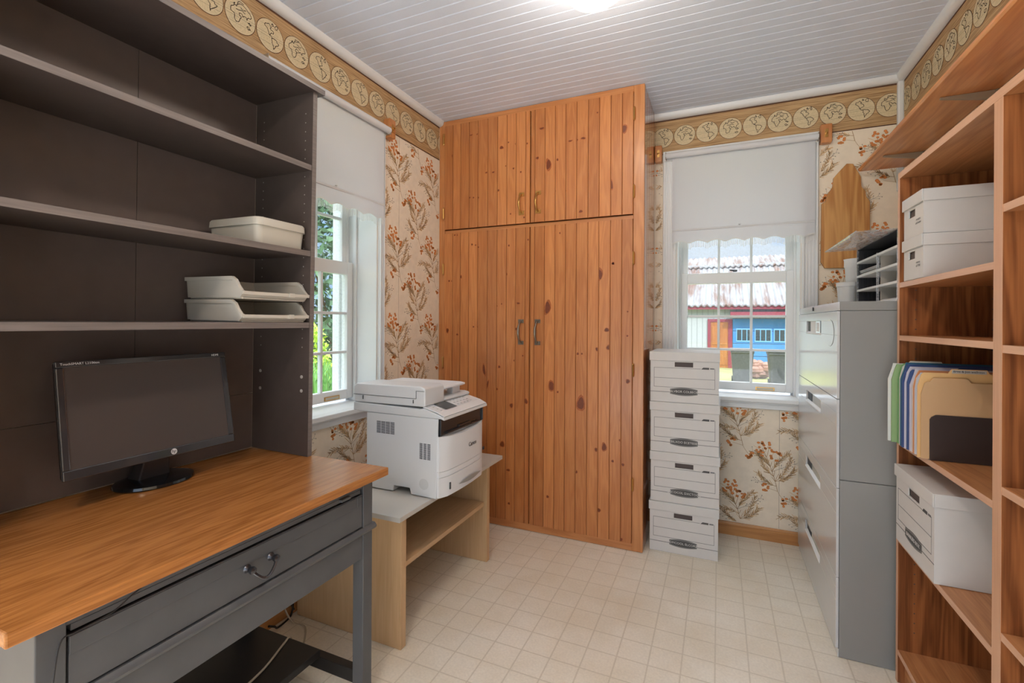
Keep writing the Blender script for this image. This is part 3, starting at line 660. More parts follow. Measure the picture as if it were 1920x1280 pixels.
mb = MB(); mb.box(bodyX-.3, by0+.046, .572, bodyX-.006, by1-.046, .66); mb.box(bodyX-.008, by0+.046, .570, bodyX-.002, by1-.046, .672); mb.box(bodyX-.003, by0+.046, .638, bodyX+.0, by1-.075, .670); mb.box(bodyX-.003, by1-.068, .638, bodyX, by1-.050, .668)
dr = mb.build('drawer', M['grey'], R, bev=.001)
mb = MB(); ya, yb = .777, .842
for y in (ya, yb): mb.lathe([(.008, 0), (.010, .003), (.008, .006), (.006, .012), (.009, .020), (.008, .026), (.003, .028)], (bodyX-.002, y, .628), 14, ax='X')
mb.tube([(bodyX+.02, ya, .624)]+[(bodyX+.022+.006*math.sin(PI*t), ya+(yb-ya)*t, .624-.026*math.sin(PI*t)) for t in (.12, .25, .37, .5, .63, .75, .88)]+[(bodyX+.02, yb, .624)], .0038, 8)
mb.build('handle', pm('dark_nickel', rgb(98, 98, 104), .25, .9), dr, smooth=True)
mb = MB(); mb.box(bodyX-.02, by0+.05, .676, bodyX-.006, by1-.05, .688); mb.box(bodyX-.006, 1.08, .680, bodyX+.006, 1.118, .688); mb.build('pull_out_board', M['grey'], R, bev=.001)

# ------------------------------------------------------------------ hutch on the desk
HX, HZ0, HZ1 = -1.335, .738, 2.030
R = thing('hutch', 'dark espresso open shelving hutch standing on the desk', 'shelving', (HX, .8, HZ0))
ya, yb = .36, 1.258
def fb(mb, x0, y0, z0, x1, y1, z1):   # body with a lighter front edge band
    mb.box(x0, y0, z0, x1-.0006, y1, z1, 0); mb.box(x1-.0006, y0, z0, x1, y1, z1, 1)
for y in (ya, yb-.018):
    mb = MB(); fb(mb, -1.622, y, HZ0, HX, y+.018, HZ1)
    for zz in [HZ0+.10+.032*i for i in range(9, 36)]:
        for xx in (HX-.035, HX-.245):
            s_ = 1 if y > .8 else -1; yy = y if y > .8 else y+.018
            mb.lathe([(.0022, 0), (.0022, -.0006)], (xx, yy+(.0003 if y > .8 else .0003), zz), 6, ax='Y', mi=2)
    for (xx, zz) in ((-1.37, .97), (-1.37, 1.02), (-1.58, .965), (-1.58, 1.03)):
        if y > .8: mb.lathe([(.006, .0003), (.006, -.0015), (.002, -.002)], (xx, y, zz), 10, ax='Y', mi=2)
    mb.build('side_panel', [M['hutch'], M['hutchedge'], M['peg']], R)
mb = MB(); fb(mb, -1.624, ya-.012, HZ1, HX+.014, yb+.022, HZ1+.018); mb.build('top_panel', [M['hutch'], M['hutchedge']], R)
for z in (1.752, 1.449, 1.196):
    mb = MB(); fb(mb, -1.618, ya+.0185, z, HX-.002, yb-.0185, z+.019); mb.build('shelf', [M['hutch'], M['hutchedge']], R, bev=.0008, seg=1)
mb = MB(); mb.box(-1.626, ya+.0185, .945, -1.622, .8440, HZ1); mb.box(-1.626, .8455, .945, -1.622, yb-.0185, HZ1); mb.box(-1.626, ya+.0185, HZ0, -1.622, yb-.0185, .9435)
mb.build('back_panel', M['hutchback'], R)
R.rotation_euler = (0, math.radians(.85), 0)

# ------------------------------------------------------------------ trays and bin on hutch shelves
def rr_loop(x0, y0, x1, y1, r, n=5):
    P = []
    for cx, cy, a0 in ((x1-r, y1-r, 0), (x0+r, y1-r, 90), (x0+r, y0+r, 180), (x1-r, y0+r, 270)):
        for i in range(n+1): a = math.radians(a0+90*i/n); P.append((cx+r*math.cos(a), cy+r*math.sin(a)))
    return P
def loft(mb, loops, mi=0, cap0=True, cap1=True):
    n = len(loops[0][0]); vs = [(x, y, z) for lp, z in loops for x, y in lp]; fs = []
    for i in range(len(loops)-1):
        for k in range(n): fs.append((i*n+k, i*n+(k+1) % n, (i+1)*n+(k+1) % n, (i+1)*n+k))
    if cap0: fs.append(list(range(n))[::-1])
    if cap1: fs.append([(len(loops)-1)*n+k for k in range(n)])
    mb.add(vs, fs, mi)
zt = 1.4685
R = thing('storage_bin', 'flat putty coloured lidded plastic bin on the middle hutch shelf', 'storage bin', (-1.47, 1.14, zt))
bx0, bx1, by_0, by_1 = -1.59, -1.345, 1.035, 1.232
mb = MB(); loft(mb, [(rr_loop(bx0+.008, by_0+.008, bx1-.008, by_1-.008, .02), zt+.0005), (rr_loop(bx0+.003, by_0+.003, bx1-.003, by_1-.003, .022), zt+.062)]); mb.build('body', M['putty'], R, smooth=True, bev=0)
mb = MB(); loft(mb, [(rr_loop(bx0-.002, by_0-.002, bx1+.002, by_1+.002, .026), zt+.058), (rr_loop(bx0-.001, by_0-.001, bx1+.001, by_1+.001, .026), zt+.078), (rr_loop(bx0+.004, by_0+.004, bx1-.004, by_1-.004, .022), zt+.084)]); mb.build('lid', M['putty'], R, smooth=True)
def tray(z, dx, label):
    """letter tray: opening faces the room, side walls sweep down to a low lip"""
    x0, x1, y0, y1 = -1.61+dx, -1.338+dx, .985, 1.232; h = .068
    R = thing('letter_tray', label, 'letter tray', ((x0+x1)/2, (y0+y1)/2, z), 'putty letter trays')
    mb = MB(); t = .003
    mb.box(x0+.01, y0+.008, z+.0005, x1-.01, y1-.008, z+.005)
    prof = [(x0, z+h), (x0+.01, z+.004), (x1-.02, z+.004), (x1, z+.022), (x1-.008, z+.024), (x1-.022, z+.040), (x1-.036, z+.060), (x1-.05, z+h)]
    for ys in ((y0, y0+t), (y1-t, y1)): mb.prism(prof, 'Y', ys[0], ys[1])
    mb.hexa([(x0+.008, y0, z+.004), (x0+.008+t, y0, z+.004), (x0+.008+t, y1, z+.004), (x0+.008, y1, z+.004), (x0-.001, y0, z+h), (x0+t, y0, z+h), (x0+t, y1, z+h), (x0-.001, y1, z+h)])
    mb.hexa([(x1-.02, y0, z+.004), (x1-.016, y0, z+.002), (x1-.016, y1, z+.002), (x1-.02, y1, z+.004), (x1-.002, y0, z+.022), (x1+.002, y0, z+.022), (x1+.002, y1, z+.022), (x1-.002, y1, z+.022)])
    mb.build('body', M['puttyd'], R)
    mb = MB(); w = .005
    for ys in ((y0-.004, y0+.006), (y1-.006, y1+.004)):
        rim = [(x0-.004, z+h-.010), (x0-.004, z+h+.002), (x1-.05, z+h+.002), (x1-.032, z+.060), (x1-.018, z+.040), (x1-.004, z+.026), (x1+.004, z+.024), (x1+.002, z+.014), (x1-.008, z+.018), (x1-.026, z+.036), (x1-.044, z+.058), (x1-.052, z+h-.010)]
        vs = []; n = len(rim)
        prs = [(rim[i], rim[n-1-i]) for i in range(n//2)]
        for (a, b) in zip(prs, prs[1:]):
            mb.prism([a[0], b[0], b[1], a[1]], 'Y', ys[0], ys[1])
    mb.box(x0-.004, y0, z+h-.010, x0+.004, y1, z+h+.002); mb.box(x1-.006, y0, z+.014, x1+.004, y1, z+.024); mb.box(x1-.004, y0+.165, z+.012, x1+.007, y0+.185, z+.026)
    mb.build('rim', M['puttyd'], R)
tray(1.2155, 0, 'putty plastic letter tray directly on the hutch shelf, lower of two')
tray(1.2875, .001, 'putty plastic letter tray stacked on top of the other tray')

# they lean with the hutch
_Q = Matrix.Translation((HX, .8, HZ0)) @ Matrix.Rotation(math.radians(.85), 4, 'Y') @ Matrix.Translation((-HX, -.8, -HZ0))
for o_ in [o for o in COL.objects if o.parent is None and o.name.split('.')[0] in ('letter_tray', 'storage_bin')]:
    o_.location = _Q @ o_.location; o_.rotation_euler = (0, math.radians(.85), 0)

# ------------------------------------------------------------------ monitor
R = thing('computer_monitor', 'black widescreen monitor with glossy bezel and oval foot on the desk', 'monitor', (-1.54, .86, .7375))
mb = MB(); mb.lathe([(.088, .738), (.090, .741), (.088, .748), (.07, .754), (.03, .757)], (-1.545, .862, 0), 40, sx=.95, sy=1.16); mb.build('base', M['bezel'], R, smooth=True)
mb = MB(); loft(mb, [(rr_loop(-1.588, .812, -1.532, .898, .006), .754), (rr_loop(-1.572, .818, -1.522, .892, .006), .80), (rr_loop(-1.560, .825, -1.500, .885, .006), .93)]); mb.build('neck', pm('neck_plastic', rgb(54, 51, 53), .3), R, smooth=True)
# screen panel: corners measured; tilts back slightly
def mon(u, v, e):  # u along Y 0..1, v 0 bottom..1 top, e forward
    y0 = .607+(.606-.607)*v; y1 = 1.049+(1.040-1.049)*v; x = -1.452-.040*v; z = .826+(1.117-.826)*v
    n = Vector((.99, 0, .136)); p = Vector((x, y0+(y1-y0)*u, z))+n*e; return p
def mslab(mb, u0, v0, u1, v1, e0, e1, mi=0):
    mb.hexa([mon(u0, v0, e0), mon(u0, v0, e1), mon(u1, v0, e1), mon(u1, v0, e0), mon(u0, v1, e0), mon(u0, v1, e1), mon(u1, v1, e1), mon(u1, v1, e0)], mi)
mb = MB(); mslab(mb, .005, .01, .995, .99, -.02, -.006); mslab(mb, .15, .2, .85, .85, -.042, -.02); mb.build('housing', M['black'], R, bev=.004)
mb = MB()
mslab(mb, 0, 0, 1, .085, -.008, .002); mslab(mb, 0, .945, 1, 1, -.008, .002); mslab(mb, 0, .085, .038, .945, -.008, .002); mslab(mb, .962, .085, 1, .945, -.008, .002)
mb.build('bezel', M['bezelc'], R, bev=.0025)
mb = MB(); mslab(mb, .036, .08, .964, .95, -.008, -.002); mb.build('screen', M['screen'], R)
mb = MB(); c = mon(.575, .043, .0024)
fm = face_matrix(c, mon(1, .04, 0)-mon(0, .04, 0), mon(.5, 1, 0)-mon(.5, 0, 0))
mb.add([fm @ Vector((.0085*math.cos(2*PI*k/24), .0085*math.sin(2*PI*k/24), .0004)) for k in range(24)], [list(range(24))], 0)
text_mesh(mb, 'hp', .013, fm @ Matrix.Translation((0, .001, .0009)) @ Matrix(((1, .25, 0, 0), (0, 1, 0, 0), (0, 0, 1, 0), (0, 0, 0, 1))), 1)
mb.build('badge', [M['logo'], M['ink']], R, norm=False)
for (uu, txt, sz) in ((.115, 'TouchSMART L2106tm', .0085), (.92, 'HDMI', .009)):
    mb = MB(); c = mon(uu, .972, .0026); f2 = face_matrix(c, mon(1, .04, 0)-mon(0, .04, 0), mon(.5, 1, 0)-mon(.5, 0, 0)); text_mesh(mb, txt, sz, f2, 0); mb.build('bezel_print', M['logo'], R, norm=False)

# ------------------------------------------------------------------ printer stand
R = thing('printer_stand', 'low maple laminate stand with a pale grey top under the printer', 'stand', (-1.3, 1.8, 0))
mb = MB(); mb.box(XL+.03, 1.385, .497, -1.045, 2.262, .515); mb.build('stand_top', M['standtop'], R, bev=.0015)
for y in (1.436, 2.141):
    mb = MB(); mb.box(-1.60, y, .001, -1.075, y+.03, .4965); mb.build('side_panel', M['maple'], R, bev=.001)
mb = MB(); mb.box(-1.60, 1.4665, .285, -1.09, 2.1405, .305); mb.build('shelf', M['maplex'], R, bev=.001)
mb = MB(); mb.box(-1.60, 1.4665, .3055, -1.585, 2.1405, .48); mb.build('back_panel', M['maplex'], R)

# ------------------------------------------------------------------ printer
PX, PY0, PY1, PZ = -.993, 1.589, 1.960, .515
R = thing('laser_printer', 'white multifunction laser printer with small tilted control panel', 'printer', (-1.2, 1.78, PZ))
mb = MB(); bxm = -1.372
# side outline with the carrying notch cut out of the bottom edge
prof = [(bxm, PZ+.004), (-1.235, PZ+.004), (-1.229, PZ+.028), (-1.150, PZ+.028), (-1.144, PZ+.004), (PX-.03, PZ+.001), (PX-.022, .835), (bxm, .835)]
mb.prism(prof, 'Y', PY0, PY1); mb.build('body', M['prn'], R, bev=.003)
# front cover, slightly bowed
def bowed(mb, z0, z1, bulge, y0=PY0+.001, y1=PY1-.001, x=PX-.024, top=None, n=10, mi=0):
    vs = []; fs = []
    for i in range(n+1):
        t = i/n; y = y0+(y1-y0)*t; b = bulge*(1-(2*t-1)**2); zt_ = (z1 if top is None else z1-top*(1-(2*t-1)**2))
        edge = min(t, 1-t)*n; xx = x+.018+b-(.012 if edge < .5 else 0)
        vs += [(x-.004, y, z0), (xx, y, z0), (xx, y, zt_), (x-.004, y, zt_)]
    for i in range(n):
        for j in range(4): fs.append((i*4+j, i*4+(j+1) % 4, (i+1)*4+(j+1) % 4, (i+1)*4+j))
    fs += [(0, 1, 2, 3), (n*4+3, n*4+2, n*4+1, n*4)]; mb.add(vs, fs, mi)
mb = MB(); bowed(mb, .624, .764, .012, top=.010); fc = mb.build('front_cover', M['prnw'], R, smooth=True)
mb = MB(); bowed(mb, .601, .6225, .011); mb.build('front_strip', M['prnw'], R, smooth=True)
mb = MB(); bowed(mb, PZ+.006, .5995, .012); tr_ = mb.build('paper_tray', M['prnw'], R, smooth=True)
mb = MB(); n = 12
vs = [];
for i in range(n+1):
    t = i/n; y = 1.70+.20*t; xx = PX+.0068+.0000*t; vs.append((PX+.0075+.004*math.sin(PI*t), y, .548-.0+.010*math.sin(PI*t))); vs.append((PX+.0075+.004*math.sin(PI*t), y, .548-.010*math.sin(PI*t)))
mb.add(vs, [(2*i, 2*i+2, 2*i+3, 2*i+1) for i in range(n)]); mb.build('tray_grip', M['steel'], tr_, norm=False)
mb = MB(); mb.box(PX-.004, 1.640, .545, PX+.0035, 1.647, .572); mb.build('paper_gauge', M['vent'], tr_)
mb = MB(); fm = face_matrix((PX+.0068, 1.822, .690), (0, 1, 0), (0, 0, 1)); text_mesh(mb, 'Canon', .026, fm, 0); mb.build('maker_name', M['ink'], fc, norm=False); mb = MB()
mb.box(PX-.004, 1.936, .632, PX-.0005, 1.948, .645, 0); mb.build('front_sticker', M['ink'], fc)
# dark output opening
mb = MB(); mb.box(PX-.16, PY0+.004, .764, PX-.0185, PY1-.004, .834); mb.build('output_slot', M['smoke'], R)
mb = MB(); mb.box(PX-.03, PY0+.003, .766, PX-.012, PY0+.010, .832); mb.box(PX-.03, PY1-.010, .766, PX-.012, PY1-.003, .832); mb.box(PX-.022, PY0+.05, .768, PX-.008, PY1-.05, .775); mb.box(PX-.022, PY0+.15, .775, PX-.012, PY0+.25, .785)
mb.build('output_tray', M['smoke'], R, bev=.001)
# scanner neck + control panel sloping forward
mb = MB(); mb.prism([(-1.442, .839), (-1.442, .874), (-1.10, .868), (-1.085, .872), (-1.02, .853), (PX+.004, .842), (PX+.006, .830), (PX-.01, .8355), (-1.372, .8365)], 'Y', PY0-.002, PY1+.004); mb.build('scanner_base', M['prn'], R, bev=.003)
mb = MB(); mb.prism([(-1.09, .874), (-1.02, .8565), (PX+.003, .8435), (PX+.004, .846), (-1.02, .8605), (-1.09, .879)], 'Y', PY0+.003, PY1-.002); cp = mb.build('control_panel', M['prnw'], R, bev=.002)
# LCD + buttons lie on the slope
def slope(t, y, e=0):
    a = Vector((-1.085, 0, .8785)); b = Vector((-1.02, 0, .8608)); p = a.lerp(b, t); return (p.x+e*.25, y, p.z+e*.97)
mb = MB(); mb.add([slope(.05, 1.655, .002), slope(1.0, 1.655, .002), slope(1.0, 1.745, .002), slope(.05, 1.745, .002)], [(0, 1, 2, 3)]); mb.build('lcd', M['lcd'], cp, norm=False)
for i in range(5):
    for j in range(3):
        mb = MB(); mb.lathe([(.0045, 0), (.0045, .0015), (.003, .002)], slope(.2+.3*j, 1.775+.028*i, .001), 10); mb.build('button', M['prn'], cp, smooth=True)
for j in range(4):
    mb = MB(); mb.lathe([(.0045, 0), (.0045, .0015)], slope(.1+.28*j, 1.625, .001), 10); mb.build('button', M['prn'], cp, smooth=True)
# automatic document feeder lid
mb = MB(); mb.prism([(-1.440, .8745), (-1.444, .94), (-1.43, .955), (-1.10, .958), (-1.079, .950), (-1.077, .879), (-1.09, .8765)], 'Y', PY0, 1.735)
mb.prism([(-1.440, .8745), (-1.444, .895), (-1.10, .897), (-1.079, .892), (-1.077, .880)], 'Y', 1.735, PY1); mb.build('feeder_lid', M['prn'], R, bev=.005)
mb = MB(); mb.prism([(-1.43, .928), (-1.43, .944), (-1.10, .944), (-1.078, .940), (-1.078, .932), (-1.09, .928)], 'Y', 1.7355, 1.915); mb.prism([(-1.43, .895), (-1.43, .93), (-1.36, .93), (-1.30, .895)], 'Y', 1.736, 1.91); mb.prism([(-1.13, .897), (-1.13, .93), (-1.10, .93), (-1.10, .897)], 'Y', 1.84, 1.905); mb.build('feeder_tray', M['prnw'], R, bev=.002)
mb = MB(); mb.box(-1.443, PY0-.0025, .9075, -1.1205, PY0-.0002, .909); mb.box(-1.1205, PY0-.0025, .908, -1.1195, PY0-.0002, .94); mb.box(-1.1205, PY0-.0025, .939, -1.08, PY0-.0002, .940); mb.box(-1.393, PY0-.003, .889, -1.390, PY0-.0002, .905); mb.box(-1.135, PY0-.003, .889, -1.132, PY0-.0002, .903)
mb.build('lid_seam', M['vent'], R)
mb = MB()
for i in range(9): z = .7535+.0057*i; [mb.box(-1.318+.0235*j, PY0-.0006, z, -1.2975+.0235*j, PY0, z+.0032) for j in range(4)]
mb.build('vent', M['vent'], R); mb = MB()
for i in range(13): z = .668+.0050*i; [mb.box(-1.102+.0185*j, PY0-.0006, z, -1.088+.0185*j, PY0, z+.0030) for j in range(3)]
mb.build('vent', M['vent'], R)
mb = MB(); mb.lathe([(.022, -.0004), (.022, 0)], (-1.082, PY0, .568), 28, ax='Y'); mb.build('recycling_roundel', M['steelf'], R)

# ------------------------------------------------------------------ cardboard record boxes
def record_box(x0, x1, y0, y1, z, h, face, texts, label, group, lidh=.046, loc=None, plain=False, o=.005, mats=None, jit=0):
    """face: 'Y' front looks towards -Y, 'X' front looks towards -X"""
    card = M['card']
    R = thing('record_box', label, 'box', ((x0+x1)/2, (y0+y1)/2, z), group)
    zt = z+h-lidh; t = .004
    mb = MB()
    hw, hz0, hz1 = .046, zt-.032, zt-.007
    if face == 'Y': A, B = x0, x1; P = lambda u, d, zz: (u, y0+d, zz)
    else: A, B = y1, y0; P = lambda u, d, zz: (x0+d, u, zz)
    if plain: hw = .028
    c = (A+B)/2; s_ = 1 if B > A else -1
    if plain: c = A+(B-A)*.42
    def bx(u0, d0, za, u1, d1, zb, mi=0): p, q = P(u0, d0, za), P(u1, d1, zb); mb.box(p[0], p[1], p[2], q[0], q[1], q[2], mi)
    D = (y1-y0) if face == 'Y' else (x1-x0)
    # front panel with hand hole
    bx(A, 0, z+.0005, B, t, hz0); bx(A, 0, hz0, c-s_*hw, t, hz1); bx(c+s_*hw, 0, hz0, B, t, hz1); bx(A, 0, hz1, B, t, z+h-.004)
    bx(c-s_*(hw-.001), .006, hz0-.01, c+s_*(hw-.001), .008, hz1+.01, 1)
    bx(A, t, z+.0005, A+s_*t, D, z+h-.004); bx(B-s_*t, t, z+.0005, B, D, z+h-.004); bx(A+s_*t, D-t, z+.0005, B-s_*t, D, z+h-.004); bx(A+s_*t, t, z+.0005, B-s_*t, D-t, z+.004)
    mb.build('body', [card, M['holeshade']], R)
    # rounded corners of the hand hole
    mb = MB()
    if not plain:
        e = -.0004; uA, uB = A+s_*.018, B-s_*.018; w = .0009
        def ln(u0, za, u1, zb, mi=0): bx(u0, e, za, u1, 0, zb, mi)
        H1, H2, H3 = zt-.038, zt-.092, zt-.140
        ln(uA, H1-w, uB-s_*.068, H1+w); ln(uA, H2-w, uB, H2+w); ln(uA, H3-w, uB, H3+w); ln(uA, H3, uA+s_*2*w, H1); ln(uB-s_*2*w, H3, uB, H1+.004)
        ln(A, z+.052, B, z+.0545)
        # small slanted product flash
        q = [(uB-s_*.066, H1-.002), (uB-s_*.056, H1+.008), (uB-s_*.028, H1+.008), (uB-s_*.028, H1-.002)]
        mb.add([P(u, -.0006, zz) for u, zz in q], [(0, 1, 2, 3)], 1); ln(uB-s_*.024, H1, uB-s_*.004, H1+.006)
        cc = (A+B)/2; zc = z+.058
        def lens(hw_, hh, e_, mi, end=.7):
            pts = []
            for i in range(13): tt = -1+2*i/12; pts.append((cc+s_*hw_*tt, zc+hh*(1-(1-end)*tt*tt)))
            for i in range(13): tt = 1-2*i/12; pts.append((cc+s_*hw_*tt, zc-hh*(1-(1-end)*tt*tt)))
            mb.add([P(u, e_, zz) for u, zz in pts], [list(range(26))], mi)
        lens(.068, .021, -.0006, 1, .6); lens(.0655, .0185, -.0010, 2, .6); lens(.063, .016, -.0014, 1, .6)
        fm = face_matrix(P(cc, -.0018, zc), (1, 0, 0) if face == 'Y' else (0, -1, 0), (0, 0, 1)); text_mesh(mb, texts, .0165, fm, 3, .0002)
        mb.build('print', [M['print'], M['badge'], M['badgel'], M['card']], R, norm=False)
    else:
        if texts:
            fm = face_matrix(P((A+B)/2+s_*.042, -.0006, z+.046), (1, 0, 0) if face == 'Y' else (0, -1, 0), (0, 0, 1)); text_mesh(mb, texts, .011, fm, 0, .0001)
            mb.build('handwriting', M['print'], R, norm=False)
    mb = MB(); zl = zt
    bx(A-s_*o, -o, zl, B+s_*o, -o+t, z+h); bx(A-s_*o, D+o-t, zl, B+s_*o, D+o, z+h); bx(A-s_*o, -o+t, zl, A-s_*(o-t), D+o-t, z+h); bx(B+s_*(o-t), -o+t, zl, B+s_*o, D+o-t, z+h)
    bx(A-s_*o, -o, z+h-.004, B+s_*o, D+o, z+h-.0005)
    mb.build('lid', card if not mats else mats, R, bev=.002, seg=2)
    return R
GB = 'record boxes stacked by the far window'
lb = ['white record box, topmost of the stack of four by the cabinet', 'white record box, second from the top of the stack of four', 'white record box, second from the floor in the stack of four', 'white record box standing on the floor under the stack of four']
tx = ['BILVBOR COLBEOB', 'BILXOO ECETEEB', 'DECOCOL DXCTOOB', 'OMCOOL ELCORS']
for i in range(4):
    zz = .001+.2665*(3-i); dx = (0, .002, .004, 0)[i]
    record_box(-.338+dx, 0.0+dx, 2.630, 2.95, zz, .2655, 'Y', tx[i], lb[i], GB)
GS = 'boxes on the oak bookcase'
record_box(.551, .838, 1.676, 1.982, .4975, .2515, 'X', 'BANKERS BOX', 'large white record box with dark oval print on the lower bookcase shelf', GS, lidh=.038)
record_box(.566, .838, 1.812, 1.974, 1.3625, .1335, 'X', 'returns\nof 1998', 'small white archive box standing directly on the upper bookcase shelf', GS, lidh=.036, plain=True)
record_box(.566, .838, 1.812, 1.974, 1.497, .1345, 'X', 'receipts\nand notes', 'small white archive box on top of the other small archive box', GS, lidh=.037, plain=True)

# ------------------------------------------------------------------ filing cabinet
FX, FY0, FY1, FZ = .403, 2.062, 2.976, 1.302
R = thing('filing_cabinet', 'tall grey metal lateral filing cabinet with four drawers', 'filing cabinet', (.63, 2.5, 0))
mb = MB(); mb.box(FX+.004, FY0, .001, XR-.006, FY1, .648); mb.box(FX+.004, FY0, .650, XR-.006, FY1, FZ-.034); mb.box(FX+.002, FY0-.001, FZ-.033, XR-.006, FY1, FZ); mb.build('body', M['steel'], R, bev=.0015)
mb = MB(); mb.box(FX-.001, FY0, FZ-.033, FX+.0015, FY1, FZ-.001); mb.build('front_rail', M['steelf'], R, bev=.001); mb = MB(); mb.box(FX, FY0, .001, FX+.0035, FY1, .03); mb.build('toe_rail', M['steelf'], R, bev=.001)
mb = MB(); mb.lathe([(.009, -.004), (.009, 0)], (FX-.001, 2.575, FZ-.014), 14, ax='X'); mb.build('lock', M['ink'], R)
for (z0, z1, p0, p1) in ((.9445, 1.267, 1.178, 1.232), (.6175, .9425, .845, .893), (.2905, .6155, .522, .570), (.032, .2885, .205, .252)):
    mb = MB(); ya_, yb_ = 2.366, 2.728; dd = .006
    mb.box(FX-.006, FY0+.004, z0, FX+.003, FY1-.004, p0); mb.box(FX-.006, FY0+.004, p1, FX+.003, FY1-.004, z1); mb.box(FX-.006, FY0+.004, p0, FX+.003, ya_, p1); mb.box(FX-.006, yb_, p0, FX+.003, FY1-.004, p1)
    dr = mb.build('drawer', M['steelf'], R, bev=.0012)
    mb = MB(); mb.box(FX+.0033, ya_, p0, FX+.0038, yb_, p1); mb.build('handle_recess', M['steelr'], dr)
    mb = MB(); mb.prism([(FX-.0085, p0-.006), (FX-.0085, p0), (FX+.003, p0+.006), (FX+.003, p0-.006)], 'Y', ya_-.001, yb_+.001); mb.box(FX+.001, yb_-.11, p0+.006, FX+.0032, yb_-.002, p1-.002, 1); mb.build('handle', [M['page'], M['vent']], dr, bev=.001)
    if z0 > .9:
        mb = MB(); mb.box(FX-.008, 2.375, p0+.002, FX-.003, 2.47, p1-.001); mb.box(FX-.0085, 2.39, p0+.008, FX-.0078, 2.455, p1-.007, 1); mb.build('label_holder', [M['chrome'], M['page']], dr)
        mb = MB(); mb.box(FX-.005, 2.47, p0+.002, FX-.001, 2.62, p1-.001); mb.build('label_card', M['page'], dr)
        ring = [(FX-.0066, 2.19+.075*math.cos(math.radians(a)), 1.185+.052*math.sin(math.radians(a))) for a in range(80, 285, 12)]
        mb = MB(); mb.tube(ring, .0008, 5); mb.build('scratch_ring', M['steel'], dr)

# ------------------------------------------------------------------ organizer, tubs on the filing cabinet
OZ = FZ+.001
R = thing('paper_organizer', 'black and clear tiered paper organizer open on the filing cabinet', 'paper organizer', (.7, 2.34, OZ))
ox0, ox1, oy0, oy1, oh = .578, .845, 2.072, 2.616, .252
mb = MB(); mb.box(ox0, oy1-.006, OZ, ox1, oy1, OZ+oh)
for i in range(15): mb.box(ox0+.004+i*.017, oy1-.010, OZ+.004, ox0+.012+i*.017, oy1-.006, OZ+oh-.01)
mb.build('end_panel', M['orgblk'], R)
mb = MB(); mb.box(ox0+.004, oy0, OZ, ox1, oy0+.004, OZ+oh); mb.build('near_panel', M['clear'], R)
mb = MB(); mb.box(ox1-.005, oy0+.005, OZ, ox1, oy1-.011, OZ+oh); mb.build('back_panel', M['orgblk'], R)
mb = MB(); mb.box(ox0+.012, 2.316, OZ+.004, ox1-.006, 2.322, OZ+oh-.05); mb.build('divider', M['orgbeige'], R, bev=.001)
for b_ in ((ox0-.001, 2.313, OZ+.002, ox0+.006, 2.322, OZ+oh-.05), (ox0-.002, oy1-.009, OZ, ox0+.005, oy1+.001, OZ+oh+.002), (ox0-.002, oy0-.002, OZ, ox0+.006, oy0+.008, OZ+oh+.002)):
    mb = MB(); mb.box(*b_); mb.build('post', M['clear'], R)
mb = MB(); mb.box(ox0, oy0, OZ+oh, ox1, oy1, OZ+oh+.003); mb.build('top_panel', M['orgblk'], R)
for k in range(4):
    z = OZ+.003+k*.063
    for (ya_, yb_) in ((oy0+.0055, 2.312), (2.323, oy1-.0105)):
        mb = MB(); mb.box(ox0, ya_, z-.0025, ox1-.006, yb_, z); mb.box(ox0-.003, ya_, z-.003, ox0, yb_, z+.006); mb.build('shelf', M['page'], R)
mb = MB(); n = 10; vs = []
for j in range(n+1):
    v = j/n; y = oy0+(oy1-oy0)*v
    for i in range(7):
        u = i/6; x = ox0+.01-.135*u; z = OZ+oh+.006-.004*u-.010*math.sin(PI*v)*math.sin(PI*u)
        vs.append((x, y, z)); 
mb.add(vs, [(j*7+i, j*7+i+1, (j+1)*7+i+1, (j+1)*7+i) for j in range(n) for i in range(6)]); fl = mb.build('clear_flap', M['clear'], R, smooth=True, solid=.002)
mb = MB(); mb.tube([(ox0-.123, oy0, OZ+oh+.002), (ox0-.123, oy1, OZ+oh+.002)], .0025, 6); mb.tube([(ox0+.01, oy1, OZ+oh+.006), (ox0-.123, oy1, OZ+oh+.002)], .002, 6); mb.build('flap_edge', M['clear'], fl)
for k, (ya_, yb_, cnt, lab) in enumerate(((2.34, 2.6, 7, 'thin stack of white papers in the far bay of the organizer'), (2.09, 2.29, 3, 'few loose white papers lying in the near bottom bay of the organizer'))):
    z = OZ+.003+(.126 if k == 0 else 0)
    mb = MB()
    for i in range(cnt):
        a = random.uniform(-.006, .006); mb.box(ox0+.008+a, ya_+a, z+.001+i*.0042, ox1-.02, yb_+a, z+.0022+i*.0042)
    tag(mb.build('paper_stack', M['page'], None, origin=((ox0+ox1)/2, (ya_+yb_)/2, z)), lab, 'paper')
def tub(c, z, h, r0, r1, label, sx=1., sy=1.):
    mb = MB(); n = 40; rib = lambda a, r: 1+.012*math.cos(12*a)
    mb.lathe([(r0, z), (r1, z+h*.8), (r1*1.02, z+h*.82), (r1*1.08, z+h*.84), (r1*1.08, z+h*.97), (r1*1.13, z+h), (r1*1.05, z+h), (r1*1.0, z+h*.9), (r0*.95, z+.003)], (c[0], c[1], 0), n, sx, sy, rfun=rib)
    return tag(mb.build('plastic_tub', M['tub'], None, smooth=True, origin=(c[0], c[1], z)), label, 'tub')
tub((.553, 2.68), OZ, .112, .034, .040, 'short milky plastic tub on the filing cabinet beside the organizer', 1, 1)
tub((.615, 2.80), OZ, .235, .036, .046, 'tall milky plastic tub behind the short tub on the filing cabinet', 1, 1)

